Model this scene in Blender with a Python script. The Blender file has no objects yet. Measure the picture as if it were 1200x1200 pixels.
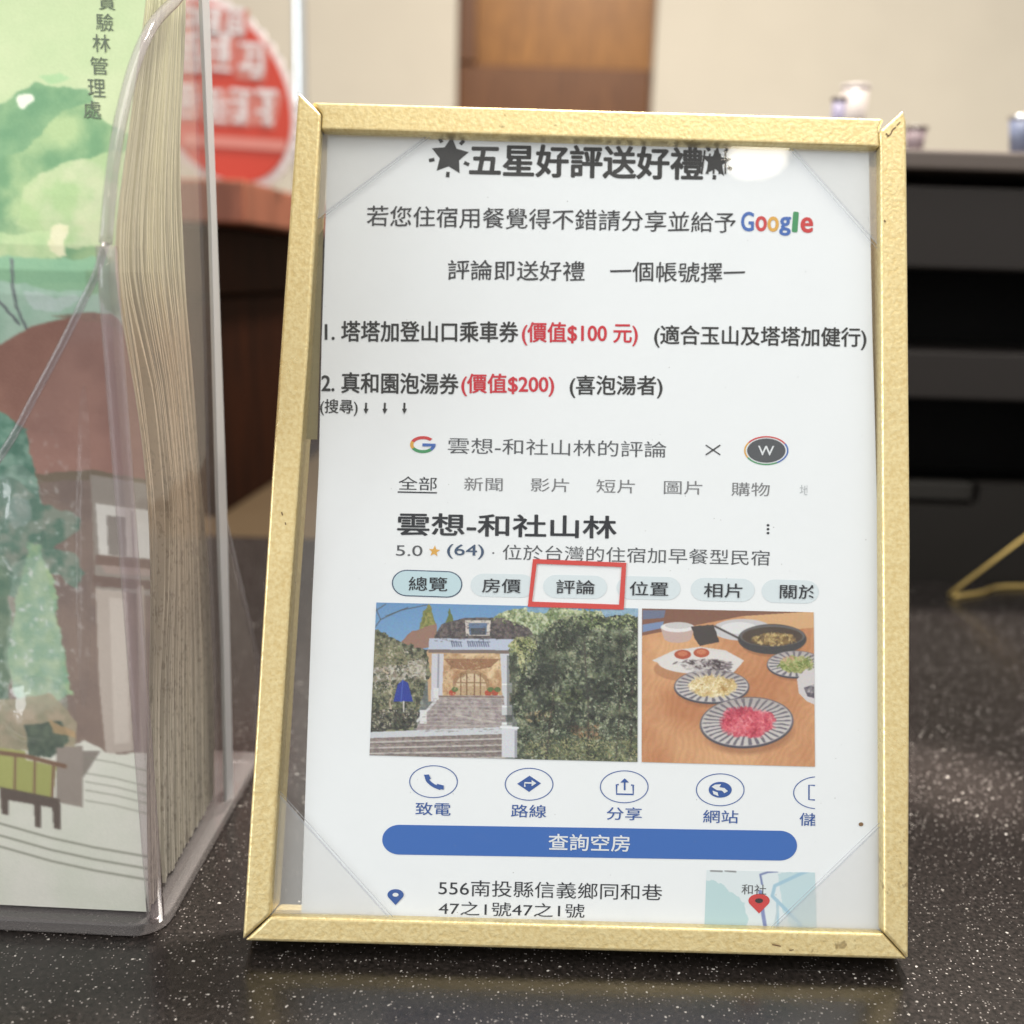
import bpy, bmesh, math, random
import numpy as np
from mathutils import Vector, Matrix

random.seed(7)
SC = bpy.context.scene
COL = SC.collection

def lin(r, g, b, k=1.0):
    f = lambda c: ((c/255)/12.92 if c/255 <= 0.04045 else (((c/255)+0.055)/1.055)**2.4)
    return (f(r)*k, f(g)*k, f(b)*k, 1.0)

# ------------------------------------------------------------------ camera
F = 1200.0
W = 0.145                      # width of the frame opening, metres
LEAN = math.radians(20)
xa = np.array([1.0, -0.029, -0.005]); ya = np.array([0.039, 0.992, -0.120])
t0 = np.array([-0.394, -0.655, -1.663])*W
xa /= np.linalg.norm(xa); ya -= xa*(xa@ya); ya /= np.linalg.norm(ya); na = np.cross(xa, ya)
up = ya*math.cos(LEAN)+na*math.sin(LEAN); fw = np.cross(up, xa)
RC = np.array([xa, fw, up])                    # camera axes -> world axes
Z0 = 0.0100                                    # height of the opening's lower edge above the counter
CAM = -(RC@t0)+np.array([-W/2, 0, Z0])
cam_d = bpy.data.cameras.new("camera"); cam = bpy.data.objects.new("camera", cam_d); COL.objects.link(cam)
cam.matrix_world = Matrix([[*RC[i], CAM[i]] for i in range(3)]+[[0, 0, 0, 1]])
cam_d.sensor_width = 36; cam_d.lens = 36*F/1200; cam_d.clip_start = 0.01; cam_d.clip_end = 50
cam_d.dof.use_dof = True; cam_d.dof.focus_distance = 0.246; cam_d.dof.aperture_fstop = 9.5
SC.camera = cam

# ------------------------------------------------------------------ light
world = bpy.data.worlds.new("World"); SC.world = world; world.use_nodes = True
bg = world.node_tree.nodes["Background"]; bg.inputs[0].default_value = (1.0, 0.975, 0.94, 1); bg.inputs[1].default_value = 0.80

def area(name, loc, target, size, watts, colour, shape='RECTANGLE', size_y=None):
    l = bpy.data.lights.new(name, 'AREA'); l.shape = shape; l.size = size
    if size_y: l.size_y = size_y
    l.energy = watts; l.color = colour
    o = bpy.data.objects.new(name, l); COL.objects.link(o); o.location = loc
    o.rotation_euler = (Vector(target)-Vector(loc)).to_track_quat('-Z', 'Y').to_euler()
    return o
area("ceiling_panel", (0.35, -0.15, 1.55), (0.02, 0.05, 0), 1.1, 12, (1.0, 0.95, 0.88), size_y=0.8)
area("window_light", (-1.9, -1.0, 0.75), (0, 0, 0.1), 1.0, 28, (0.93, 0.97, 1.0), size_y=1.3)

SC.view_settings.view_transform = 'Standard'; SC.view_settings.look = 'None'
SC.view_settings.exposure = 0.12; SC.view_settings.gamma = 1.0
SC.render.engine = 'CYCLES'
SC.cycles.max_bounces = 14; SC.cycles.transparent_max_bounces = 32; SC.cycles.caustics_reflective = False; SC.cycles.caustics_refractive = False
try:
    SC.cycles.use_denoising = True; SC.cycles.denoiser = 'OPENIMAGEDENOISE'
except Exception: pass

area("ceiling_spot", (0.16, 0.50, 1.12), (0.14, 0.45, 0), 0.09, 36, (1.0, 0.93, 0.85), 'DISK')

# ------------------------------------------------------------------ projection helpers
def ray(px, py):
    d = RC@np.array([px-600.0, 600.0-py, -F]); return d/np.linalg.norm(d)
def on_plane(px, py, p, n):
    d = ray(px, py); s = ((p-CAM)@n)/(d@n); return CAM+d*s
def on_z(px, py, z=0.0): return on_plane(px, py, np.array([0, 0, z]), np.array([0, 0, 1.0]))
def on_y(px, py, y): return on_plane(px, py, np.array([0, y, 0.0]), np.array([0, 1.0, 0]))
def project(P):                               # (N,3) world -> photo pixels
    q = (np.asarray(P)-CAM)@RC
    return np.stack([600+F*q[..., 0]/-q[..., 2], 600-F*q[..., 1]/-q[..., 2]], -1)
FN = np.array([0, -math.cos(LEAN), math.sin(LEAN)])   # frame normal, towards the camera
FP = np.array([0, 0, Z0])
def on_frame(px, py, d=0.0): return on_plane(px, py, FP+FN*d, FN)

# ------------------------------------------------------------------ object helpers
def tag(o, label=None, cat=None, group=None, kind=None):
    if label: o['label'] = label
    if cat: o['category'] = cat
    if group: o['group'] = group
    if kind: o['kind'] = kind
    return o
def empty(name, loc, label, cat, group=None):
    o = bpy.data.objects.new(name, None); COL.objects.link(o); o.location = loc; o.empty_display_size = 0.01
    return tag(o, label, cat, group)
def link(name, me, mat, parent=None, smooth=False):
    o = bpy.data.objects.new(name, me); COL.objects.link(o)
    if mat is not None: me.materials.append(mat)
    if parent is not None:
        o.parent = parent
        M = Matrix.Identity(4) if parent.parent else Matrix.Translation(parent.location)
        o.matrix_parent_inverse = M.inverted()
    if smooth: me.shade_smooth()
    return o
def mesh(verts, faces, name='m'):
    me = bpy.data.meshes.new(name); me.from_pydata([tuple(map(float, v)) for v in verts], [], faces); me.update(); return me
def fix_normals(me):
    bm = bmesh.new(); bm.from_mesh(me); bmesh.ops.recalc_face_normals(bm, faces=bm.faces); bm.to_mesh(me); bm.free(); return me
def prism(poly, vec, bevel=0.0, seg=2):
    """poly: list of 3-D points in a plane, extruded by vec"""
    n = len(poly); v = [np.array(p, float) for p in poly]; v += [p+np.array(vec) for p in v]
    f = [tuple(range(n)), tuple(range(2*n-1, n-1, -1))]+[(i, i+n, (i+1) % n+n, (i+1) % n) for i in range(n)]
    me = fix_normals(mesh(v, f))
    if bevel > 0:
        bm = bmesh.new(); bm.from_mesh(me)
        bmesh.ops.bevel(bm, geom=list(bm.edges), offset=bevel, segments=seg, profile=0.5, affect='EDGES', clamp_overlap=True)
        bm.to_mesh(me); bm.free()
    return me
def box(x0, x1, y0, y1, z0, z1, bevel=0.0, seg=2):
    return prism([(x0, y0, z0), (x1, y0, z0), (x1, y0, z1), (x0, y0, z1)], (0, y1-y0, 0), bevel, seg)
def tube(pts, r, n=12, closed=False):
    P = [Vector(map(float, p)) for p in pts]; V = []; Fc = []
    N = len(P)
    for i, p in enumerate(P):
        a = P[(i-1) % N] if (closed or i > 0) else p; b = P[(i+1) % N] if (closed or i < N-1) else p
        t = (b-a).normalized(); s = t.cross(Vector((0.13, 0.31, 1))).normalized(); u = t.cross(s)
        rr = r[i] if hasattr(r, '__len__') else r
        for k in range(n):
            an = 2*math.pi*k/n; V.append(p+(s*math.cos(an)+u*math.sin(an))*rr)
    for i in range(N if closed else N-1):
        for k in range(n):
            j = (i+1) % N
            Fc.append((i*n+k, i*n+(k+1) % n, j*n+(k+1) % n, j*n+k))
    if not closed: Fc += [tuple(range(n))[::-1], tuple(range((N-1)*n, N*n))]
    return fix_normals(mesh(V, Fc))
def smoothline(pts, n=8):
    P = [np.array(p, float) for p in pts]; P = [2*P[0]-P[1]]+P+[2*P[-1]-P[-2]]; out = []
    for i in range(1, len(P)-2):
        for k in range(n):
            t = k/n; a, b, c, d = P[i-1:i+3]
            out.append(0.5*((2*b)+(-a+c)*t+(2*a-5*b+4*c-d)*t*t+(-a+3*b-3*c+d)*t**3))
    out.append(P[-2]); return out

# ------------------------------------------------------------------ materials
def mat(name):
    m = bpy.data.materials.new(name); m.use_nodes = True; nt = m.node_tree
    return m, nt, nt.nodes["Principled BSDF"]
def node(nt, t, **kw):
    n = nt.nodes.new(t)
    for k, v in kw.items():
        if k in n.inputs: n.inputs[k].default_value = v
        else: setattr(n, k, v)
    return n
def plain(name, col, rough=0.5, metal=0.0, spec=0.5, bump=0.0, bscale=200, vary=0.0):
    m, nt, b = mat(name)
    b.inputs['Base Color'].default_value = col; b.inputs['Roughness'].default_value = rough
    b.inputs['Metallic'].default_value = metal; b.inputs['Specular IOR Level'].default_value = spec
    tc = node(nt, 'ShaderNodeTexCoord')
    if bump:
        n = node(nt, 'ShaderNodeTexNoise', Scale=bscale, Detail=4.0); nt.links.new(tc.outputs['Object'], n.inputs['Vector'])
        bp = node(nt, 'ShaderNodeBump', Strength=bump, Distance=0.001); nt.links.new(n.outputs['Fac'], bp.inputs['Height']); nt.links.new(bp.outputs[0], b.inputs['Normal'])
    if vary:
        n = node(nt, 'ShaderNodeTexNoise', Scale=bscale*0.3, Detail=6.0); nt.links.new(tc.outputs['Object'], n.inputs['Vector'])
        mx = node(nt, 'ShaderNodeMix', data_type='RGBA'); mx.inputs[6].default_value = tuple(c*(1-vary) for c in col[:3])+(1,); mx.inputs[7].default_value = tuple(min(1, c*(1+vary)) for c in col[:3])+(1,)
        nt.links.new(n.outputs['Fac'], mx.inputs[0]); nt.links.new(mx.outputs[2], b.inputs['Base Color'])
    return m
def clear(name, tint=(0.97, 0.98, 0.98), milk=0.02, ior=1.49, rough=0.02, milkcol=(0.8, 0.8, 0.82, 1), bump=0.0, bscale=30, smudge=0):
    """thin clear plastic or glass: see-through, Fresnel gloss, a little haze of its own"""
    m, nt, b = mat(name); nt.nodes.remove(b); out = nt.nodes['Material Output']
    tr = node(nt, 'ShaderNodeBsdfTransparent'); tr.inputs[0].default_value = (*tint, 1)
    df = node(nt, 'ShaderNodeBsdfDiffuse'); df.inputs[0].default_value = milkcol
    gl = node(nt, 'ShaderNodeBsdfGlossy'); gl.inputs['Roughness'].default_value = rough
    f0 = ((ior-1)/(ior+1))**2
    lw = node(nt, 'ShaderNodeLayerWeight', Blend=0.5); pw = node(nt, 'ShaderNodeMath', operation='POWER'); pw.inputs[1].default_value = 5.0; nt.links.new(lw.outputs['Facing'], pw.inputs[0])
    fr = node(nt, 'ShaderNodeMath', operation='MULTIPLY_ADD'); fr.inputs[1].default_value = 1-f0; fr.inputs[2].default_value = f0; nt.links.new(pw.outputs[0], fr.inputs[0])
    a = node(nt, 'ShaderNodeMixShader'); a.inputs[0].default_value = milk
    nt.links.new(tr.outputs[0], a.inputs[1]); nt.links.new(df.outputs[0], a.inputs[2])
    c = node(nt, 'ShaderNodeMixShader'); nt.links.new(fr.outputs[0], c.inputs[0]); nt.links.new(a.outputs[0], c.inputs[1]); nt.links.new(gl.outputs[0], c.inputs[2])
    nt.links.new(c.outputs[0], out.inputs[0])
    if smudge:
        tc = node(nt, 'ShaderNodeTexCoord'); n = node(nt, 'ShaderNodeTexNoise', Scale=22.0, Detail=7.0, Roughness=0.7, Distortion=1.2); nt.links.new(tc.outputs['Object'], n.inputs['Vector'])
        mr = node(nt, 'ShaderNodeMapRange'); mr.inputs['From Min'].default_value = 0.48; mr.inputs['From Max'].default_value = 0.75; mr.inputs['To Min'].default_value = milk; mr.inputs['To Max'].default_value = smudge; nt.links.new(n.outputs['Fac'], mr.inputs[0]); nt.links.new(mr.outputs[0], a.inputs[0])
    if bump:
        tc = node(nt, 'ShaderNodeTexCoord'); n = node(nt, 'ShaderNodeTexNoise', Scale=bscale, Detail=2.0); nt.links.new(tc.outputs['Object'], n.inputs['Vector'])
        bp = node(nt, 'ShaderNodeBump', Strength=bump, Distance=0.002); nt.links.new(n.outputs['Fac'], bp.inputs['Height'])
        nt.links.new(bp.outputs[0], gl.inputs['Normal'])
    return m
def vcol_mat(name, rough=0.6, spec=0.3, grain=0.0):
    m, nt, b = mat(name); a = node(nt, 'ShaderNodeVertexColor', layer_name='print')
    nt.links.new(a.outputs[0], b.inputs['Base Color']); b.inputs['Roughness'].default_value = rough; b.inputs['Specular IOR Level'].default_value = spec
    return m

def counter_mat():
    m, nt, b = mat('speckled_solid_surface'); L = nt.links.new
    tc = node(nt, 'ShaderNodeTexCoord')
    base = node(nt, 'ShaderNodeTexNoise', Scale=900.0, Detail=3.0); L(tc.outputs['Object'], base.inputs['Vector'])
    r0 = node(nt, 'ShaderNodeValToRGB'); L(base.outputs['Fac'], r0.inputs[0])
    r0.color_ramp.elements[0].position = 0.35; r0.color_ramp.elements[0].color = (0.007, 0.0060, 0.0056, 1)
    r0.color_ramp.elements[1].position = 0.75; r0.color_ramp.elements[1].color = (0.030, 0.0245, 0.0225, 1)
    cur = r0.outputs[0]
    for sc, th, gate, col in ((620., 0.17, 0.78, (0.50, 0.47, 0.43, 1)), (1300., 0.24, 0.66, (0.34, 0.31, 0.29, 1)), (360., 0.12, 0.86, (0.62, 0.59, 0.55, 1))):
        v = node(nt, 'ShaderNodeTexVoronoi', Scale=sc)
        nz = node(nt, 'ShaderNodeTexNoise', Scale=sc*2.2, Detail=1.0); L(tc.outputs['Object'], nz.inputs['Vector'])
        mxv = node(nt, 'ShaderNodeMix', data_type='RGBA'); mxv.inputs[0].default_value = 0.0008*520/sc
        L(tc.outputs['Object'], mxv.inputs[6]); L(nz.outputs['Color'], mxv.inputs[7]); L(mxv.outputs[2], v.inputs['Vector'])
        lt = node(nt, 'ShaderNodeMapRange'); lt.inputs['From Min'].default_value = th*1.25; lt.inputs['From Max'].default_value = th*0.75; L(v.outputs['Distance'], lt.inputs[0])
        sep = node(nt, 'ShaderNodeSeparateColor'); L(v.outputs['Color'], sep.inputs[0])
        gt = node(nt, 'ShaderNodeMath', operation='GREATER_THAN'); gt.inputs[1].default_value = gate; L(sep.outputs[0], gt.inputs[0])
        mu = node(nt, 'ShaderNodeMath', operation='MULTIPLY'); L(lt.outputs[0], mu.inputs[0]); L(gt.outputs[0], mu.inputs[1])
        mu2 = node(nt, 'ShaderNodeMath', operation='MULTIPLY'); L(mu.outputs[0], mu2.inputs[0]); L(sep.outputs[1], mu2.inputs[1])
        mx = node(nt, 'ShaderNodeMix', data_type='RGBA'); L(mu2.outputs[0], mx.inputs[0]); L(cur, mx.inputs[6]); mx.inputs[7].default_value = col; cur = mx.outputs[2]
    # fine scratches
    mp = node(nt, 'ShaderNodeMapping'); mp.inputs['Rotation'].default_value = (0, 0, 0.35); mp.inputs['Scale'].default_value = (4, 90, 1); L(tc.outputs['Object'], mp.inputs[0])
    sn = node(nt, 'ShaderNodeTexNoise', Scale=6.0, Detail=3.0, Distortion=0.6); L(mp.outputs[0], sn.inputs['Vector'])
    sr = node(nt, 'ShaderNodeMapRange'); sr.inputs['From Min'].default_value = 0.70; sr.inputs['From Max'].default_value = 0.78; sr.inputs['To Max'].default_value = 0.10; L(sn.outputs['Fac'], sr.inputs[0])
    mx = node(nt, 'ShaderNodeMix', data_type='RGBA'); L(sr.outputs[0], mx.inputs[0]); L(cur, mx.inputs[6]); mx.inputs[7].default_value = (0.4, 0.38, 0.36, 1)
    L(mx.outputs[2], b.inputs['Base Color'])
    rn = node(nt, 'ShaderNodeTexNoise', Scale=14.0, Detail=5.0); L(tc.outputs['Object'], rn.inputs['Vector'])
    rr = node(nt, 'ShaderNodeMapRange'); rr.inputs['To Min'].default_value = 0.15; rr.inputs['To Max'].default_value = 0.28; L(rn.outputs['Fac'], rr.inputs[0]); L(rr.outputs[0], b.inputs['Roughness'])
    bn = node(nt, 'ShaderNodeTexNoise', Scale=700.0, Detail=2.0); L(tc.outputs['Object'], bn.inputs['Vector'])
    bp = node(nt, 'ShaderNodeBump', Strength=0.12, Distance=0.0003); L(bn.outputs['Fac'], bp.inputs['Height']); L(bp.outputs[0], b.inputs['Normal'])
    b.inputs['IOR'].default_value = 1.5
    return m

def gold_mat():
    m, nt, b = mat('brushed_gold_foil'); L = nt.links.new
    tc = node(nt, 'ShaderNodeTexCoord')
    n1 = node(nt, 'ShaderNodeTexNoise', Scale=1000.0, Detail=3.0); L(tc.outputs['Object'], n1.inputs['Vector'])
    n2 = node(nt, 'ShaderNodeTexNoise', Scale=60.0, Detail=5.0); L(tc.outputs['Object'], n2.inputs['Vector'])
    mx = node(nt, 'ShaderNodeMix', data_type='RGBA'); mx.inputs[6].default_value = (0.72, 0.56, 0.26, 1); mx.inputs[7].default_value = (0.86, 0.73, 0.40, 1)
    mr = node(nt, 'ShaderNodeMapRange'); mr.inputs['From Min'].default_value = 0.3; mr.inputs['From Max'].default_value = 0.7; L(n1.outputs['Fac'], mr.inputs[0]); L(mr.outputs[0], mx.inputs[0])
    n3 = node(nt, 'ShaderNodeTexNoise', Scale=420.0, Detail=2.0, Roughness=0.7); L(tc.outputs['Object'], n3.inputs['Vector'])
    n4 = node(nt, 'ShaderNodeTexNoise', Scale=26.0, Detail=2.0); L(tc.outputs['Object'], n4.inputs['Vector'])
    ad = node(nt, 'ShaderNodeMath', operation='MULTIPLY'); L(n3.outputs['Fac'], ad.inputs[0]); L(n4.outputs['Fac'], ad.inputs[1])
    m3 = node(nt, 'ShaderNodeMapRange'); m3.inputs['From Min'].default_value = 0.425; m3.inputs['From Max'].default_value = 0.50; m3.inputs['To Max'].default_value = 0.55; L(ad.outputs[0], m3.inputs[0])
    m2 = node(nt, 'ShaderNodeMix', data_type='RGBA'); L(m3.outputs[0], m2.inputs[0]); L(mx.outputs[2], m2.inputs[6]); m2.inputs[7].default_value = (0.17, 0.10, 0.04, 1)
    L(m2.outputs[2], b.inputs['Base Color'])
    b.inputs['Metallic'].default_value = 0.6
    n5 = node(nt, 'ShaderNodeTexNoise', Scale=18.0, Detail=6.0, Roughness=0.65); L(tc.outputs['Object'], n5.inputs['Vector']); mr5 = node(nt, 'ShaderNodeMapRange'); mr5.inputs['From Min'].default_value = 0.3; mr5.inputs['From Max'].default_value = 0.7; mr5.inputs['To Min'].default_value = 0.26; mr5.inputs['To Max'].default_value = 0.52; L(n5.outputs['Fac'], mr5.inputs[0]); L(mr5.outputs[0], b.inputs['Roughness'])
    bp = node(nt, 'ShaderNodeBump', Strength=0.35, Distance=0.0004); L(n1.outputs['Fac'], bp.inputs['Height'])
    bp2 = node(nt, 'ShaderNodeBump', Strength=0.08, Distance=0.002); L(n2.outputs['Fac'], bp2.inputs['Height']); L(bp.outputs[0], bp2.inputs['Normal']); L(bp2.outputs[0], b.inputs['Normal'])
    return m

M = dict(
    counter=counter_mat(), gold=gold_mat(),
    paper=plain('white_paper', (0.88, 0.895, 0.92, 1), 0.7, spec=0.2, bump=0.05, bscale=300, vary=0.015),
    glass=clear('frame_glass', (0.97, 0.985, 0.98), 0.01, 1.5, 0.0, smudge=0.05),
    pocket=clear('corner_pocket_film', (0.985, 0.98, 0.975), 0.28, 1.35, 0.15, (0.88, 0.87, 0.86, 1)),
    crease=clear('film_edge', (0.80, 0.80, 0.82), 0.35, 1.4, 0.2, (0.62, 0.64, 0.68, 1)),
    acrylic=clear('clear_plastic', (0.985, 0.975, 0.978), 0.04, 1.5, 0.03, (0.70, 0.62, 0.64, 1), bump=0.35, bscale=22),
    rim=clear('clear_plastic_edge', (0.84, 0.82, 0.83), 0.16, 1.5, 0.05, (0.66, 0.64, 0.66, 1)),
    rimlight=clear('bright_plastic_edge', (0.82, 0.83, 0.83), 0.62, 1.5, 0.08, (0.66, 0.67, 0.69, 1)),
    black=plain('black_plastic', (0.004, 0.004, 0.004, 1), 0.6, spec=0.15, bump=0.15, bscale=900),
    dark=plain('dark_grey_plastic', (0.026, 0.022, 0.020, 1), 0.5, spec=0.3, bump=0.15, bscale=900),
    greybrown=plain('warm_grey_plastic', (0.13, 0.105, 0.09, 1), 0.45),
    wall=plain('painted_plaster_beige', (0.395, 0.355, 0.285, 1), 0.9, bump=0.2, bscale=40, vary=0.06),
    chrome=plain('polished_metal', (0.62, 0.65, 0.66, 1), 0.18, metal=1.0),
    backing=plain('brown_backing', (0.16, 0.12, 0.08, 1), 0.7),
    tan=plain('tan_board', (0.055, 0.037, 0.020, 1), 0.5, spec=0.2, vary=0.2, bscale=20),
)
def ink(name, col, rough=0.55): return plain(name, col, rough, spec=0.25)
INK = dict(
    title=ink('ink_charcoal', (0.022, 0.022, 0.022, 1)), body=ink('ink_dark_grey', (0.036, 0.036, 0.04, 1)),
    red=ink('ink_red', (0.62, 0.018, 0.036, 1)), black=ink('ink_black', (0.010, 0.013, 0.020, 1)),
    grey=ink('ink_grey', (0.085, 0.09, 0.10, 1)), lgrey=ink('ink_light_grey', (0.19, 0.19, 0.20, 1)),
    blue=ink('ink_blue', (0.022, 0.09, 0.34, 1)), bar=ink('ink_bar_blue', (0.030, 0.135, 0.47, 1)),
    navy=ink('ink_navy', (0.035, 0.075, 0.15, 1)), pale=ink('ink_pale_blue', (0.72, 0.79, 0.83, 1)),
    chip=ink('ink_chip_blue', (0.56, 0.72, 0.78, 1)), white=ink('ink_white', (0.78, 0.80, 0.83, 1)),
    frame_red=ink('ink_marker_red', (0.68, 0.065, 0.055, 1)), gblue=ink('ink_g_blue', (0.06, 0.15, 0.47, 1)),
    gred=ink('ink_g_red', (0.62, 0.05, 0.05, 1)), gyellow=ink('ink_g_yellow', (0.75, 0.40, 0.07, 1)),
    ggreen=ink('ink_g_green', (0.06, 0.30, 0.12, 1)), leaf=ink('ink_olive', (0.13, 0.16, 0.12, 1)),
    fade=ink('ink_faded', (0.5, 0.52, 0.54, 1)),
)

# ------------------------------------------------------------------ numpy painter (flat print)
def vnoise(h, w, cell, seed):
    r = np.random.RandomState(seed); gh, gw = int(h/cell)+3, int(w/cell)+3; g = r.rand(gh, gw)
    y = np.arange(h)/cell; x = np.arange(w)/cell; yi = y.astype(int); xi = x.astype(int); fy = (y-yi); fx = (x-xi)
    fy = (fy*fy*(3-2*fy))[:, None]; fx = (fx*fx*(3-2*fx))[None]
    a = g[np.ix_(yi, xi)]; b = g[np.ix_(yi, xi+1)]; c = g[np.ix_(yi+1, xi)]; d = g[np.ix_(yi+1, xi+1)]
    return (a*(1-fx)+b*fx)*(1-fy)+(c*(1-fx)+d*fx)*fy
def fbm(h, w, cell, seed, o=4):
    s = 0; t = 0
    for k in range(o):
        s = s+vnoise(h, w, max(cell/2**k, 1.01), seed+k)*0.5**k; t += 0.5**k
    return s/t
class Canvas:
    """colours in sRGB 0..255, coordinates in photo pixels"""
    def __init__(s, x0, y0, x1, y1, ss, base, seed=1):
        s.x0, s.y0, s.ss = x0, y0, ss; s.w = int((x1-x0)*ss); s.h = int((y1-y0)*ss)
        s.a = np.zeros((s.h, s.w, 3)); s.a[:] = base
        s.X = x0+(np.arange(s.w)[None]+0.5)/ss+np.zeros((s.h, 1)); s.Y = y0+(np.arange(s.h)[:, None]+0.5)/ss+np.zeros((1, s.w))
        s.seed = seed; s.wx = s.wy = 0
    def n(s, cell, o=4):
        s.seed += 7; return fbm(s.h, s.w, cell*s.ss, s.seed, o)
    def warp(s, amp, cell):
        if amp == 0: s.wx = s.wy = 0
        else: s.wx = (s.n(cell)-0.5)*2*amp; s.wy = (s.n(cell)-0.5)*2*amp
    def put(s, mask, col, al=1.0):
        m = (mask*al)[..., None]; s.a = s.a*(1-m)+np.array(col, float)*m if not isinstance(col, np.ndarray) or col.ndim == 1 else s.a*(1-m)+col*m
    def poly_mask(s, pts):
        X, Y = s.X+s.wx, s.Y+s.wy; ins = np.zeros(X.shape, bool); n = len(pts)
        for i in range(n):
            (x1, y1), (x2, y2) = pts[i], pts[(i+1) % n]
            if y1 == y2: continue
            c = ((y1 > Y) != (y2 > Y)) & (X < (x2-x1)*(Y-y1)/(y2-y1)+x1); ins ^= c
        return ins.astype(float)
    def poly(s, pts, col, al=1.0): s.put(s.poly_mask(pts), col, al)
    def ell_d(s, cx, cy, rx, ry, rot=0.0):
        X, Y = s.X+s.wx-cx, s.Y+s.wy-cy; c, n = math.cos(rot), math.sin(rot)
        return np.hypot((X*c+Y*n)/rx, (-X*n+Y*c)/ry)
    def ell(s, cx, cy, rx, ry, col, al=1.0, rot=0.0, soft=0.04): s.put(np.clip((1-s.ell_d(cx, cy, rx, ry, rot))/soft, 0, 1), col, al)
    def line(s, pts, wd, col, al=1.0):
        X, Y = s.X+s.wx, s.Y+s.wy; d = np.full(X.shape, 1e9)
        for (x1, y1), (x2, y2) in zip(pts[:-1], pts[1:]):
            dx, dy = x2-x1, y2-y1; t = np.clip(((X-x1)*dx+(Y-y1)*dy)/(dx*dx+dy*dy+1e-9), 0, 1); d = np.minimum(d, np.hypot(X-x1-t*dx, Y-y1-t*dy))
        s.put(np.clip(wd/2-d+0.5, 0, 1), col, al)
    def mottle(s, mask, c1, c2, cell, al=1.0, sharp=2.5, o=5):
        t = np.clip((s.n(cell, o)-0.5)*sharp+0.5, 0, 1)[..., None]
        s.put(mask, np.array(c1, float)*(1-t)+np.array(c2, float)*t, al)
    def dabs(s, pts, n, cols, rx, ry, al=0.8, strength=None, jit=14, spread=3.1):
        """many small leaf or stroke marks inside an outline"""
        r = np.random.RandomState(s.seed+91); s.seed += 3; P = np.array(pts, float); lo, hi = P.min(0), P.max(0); m = s.poly_mask(pts)
        fld = fbm(s.h, s.w, 9*s.ss, s.seed+17, 3); fld = (fld-fld.min())/(fld.max()-fld.min())
        for _ in range(n):
            x, y = r.uniform(lo[0], hi[0]), r.uniform(lo[1], hi[1]); j, i = int((x-s.x0)*s.ss), int((y-s.y0)*s.ss)
            if not (0 <= i < s.h and 0 <= j < s.w) or m[i, j] < 0.5: continue
            k = min(len(cols)-1, max(0, int(fld[i, j]*len(cols)*1.25-0.4+r.normal(0, 0.7)))); c = np.array(cols[k], float)+r.normal(0, jit)
            R_ = int(max(rx, ry)*s.ss+2); a0, a1, b0, b1 = max(i-R_, 0), min(i+R_+1, s.h), max(j-R_, 0), min(j+R_+1, s.w)
            th = r.uniform(-spread, spread); co, si = math.cos(th), math.sin(th); X, Y = s.X[a0:a1, b0:b1]-x, s.Y[a0:a1, b0:b1]-y; q = r.uniform(0.6, 1.2)
            mk = np.clip((1-np.hypot((X*co+Y*si)/(rx*q), (-X*si+Y*co)/(ry*q)))*2.5, 0, 1)[..., None]*al
            s.a[a0:a1, b0:b1] = s.a[a0:a1, b0:b1]*(1-mk)+c*mk
    def blur(s, n=1):
        for _ in range(n):
            p = np.pad(s.a, ((1, 1), (1, 1), (0, 0)), 'edge'); s.a = (p[:-2, 1:-1]+p[2:, 1:-1]+p[1:-1, :-2]+p[1:-1, 2:]+4*p[1:-1, 1:-1])/8
    def linear(s):
        c = np.clip(s.a/255, 0, 1); return np.where(c <= 0.04045, c/12.92, ((c+0.055)/1.055)**2.4)
    def sample(s, px, py):
        L = s.linear(); fx = np.clip((px-s.x0)*s.ss-0.5, 0, s.w-1.001); fy = np.clip((py-s.y0)*s.ss-0.5, 0, s.h-1.001)
        xi = fx.astype(int); yi = fy.astype(int); u = (fx-xi)[..., None]; v = (fy-yi)[..., None]
        return (L[yi, xi]*(1-u)+L[yi, xi+1]*u)*(1-v)+(L[yi+1, xi]*(1-u)+L[yi+1, xi+1]*u)*v
def grid_mesh(P, colours, gain=1.0):
    h, w = P.shape[:2]; me = bpy.data.meshes.new('print')
    idx = np.arange(h*w).reshape(h, w); q = np.stack([idx[:-1, :-1], idx[1:, :-1], idx[1:, 1:], idx[:-1, 1:]], -1).reshape(-1, 4)
    me.vertices.add(h*w); me.vertices.foreach_set('co', P.reshape(-1).astype(np.float32))
    me.loops.add(q.size); me.loops.foreach_set('vertex_index', q.reshape(-1).astype(np.int32))
    me.polygons.add(len(q)); me.polygons.foreach_set('loop_start', (np.arange(len(q))*4).astype(np.int32)); me.update(calc_edges=True)
    at = me.color_attributes.new('print', 'FLOAT_COLOR', 'POINT'); c = np.ones((h*w, 4), np.float32); c[:, :3] = colours.reshape(-1, 3)*gain; at.data.foreach_set('color', c.reshape(-1))
    me.validate(); return me

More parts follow.
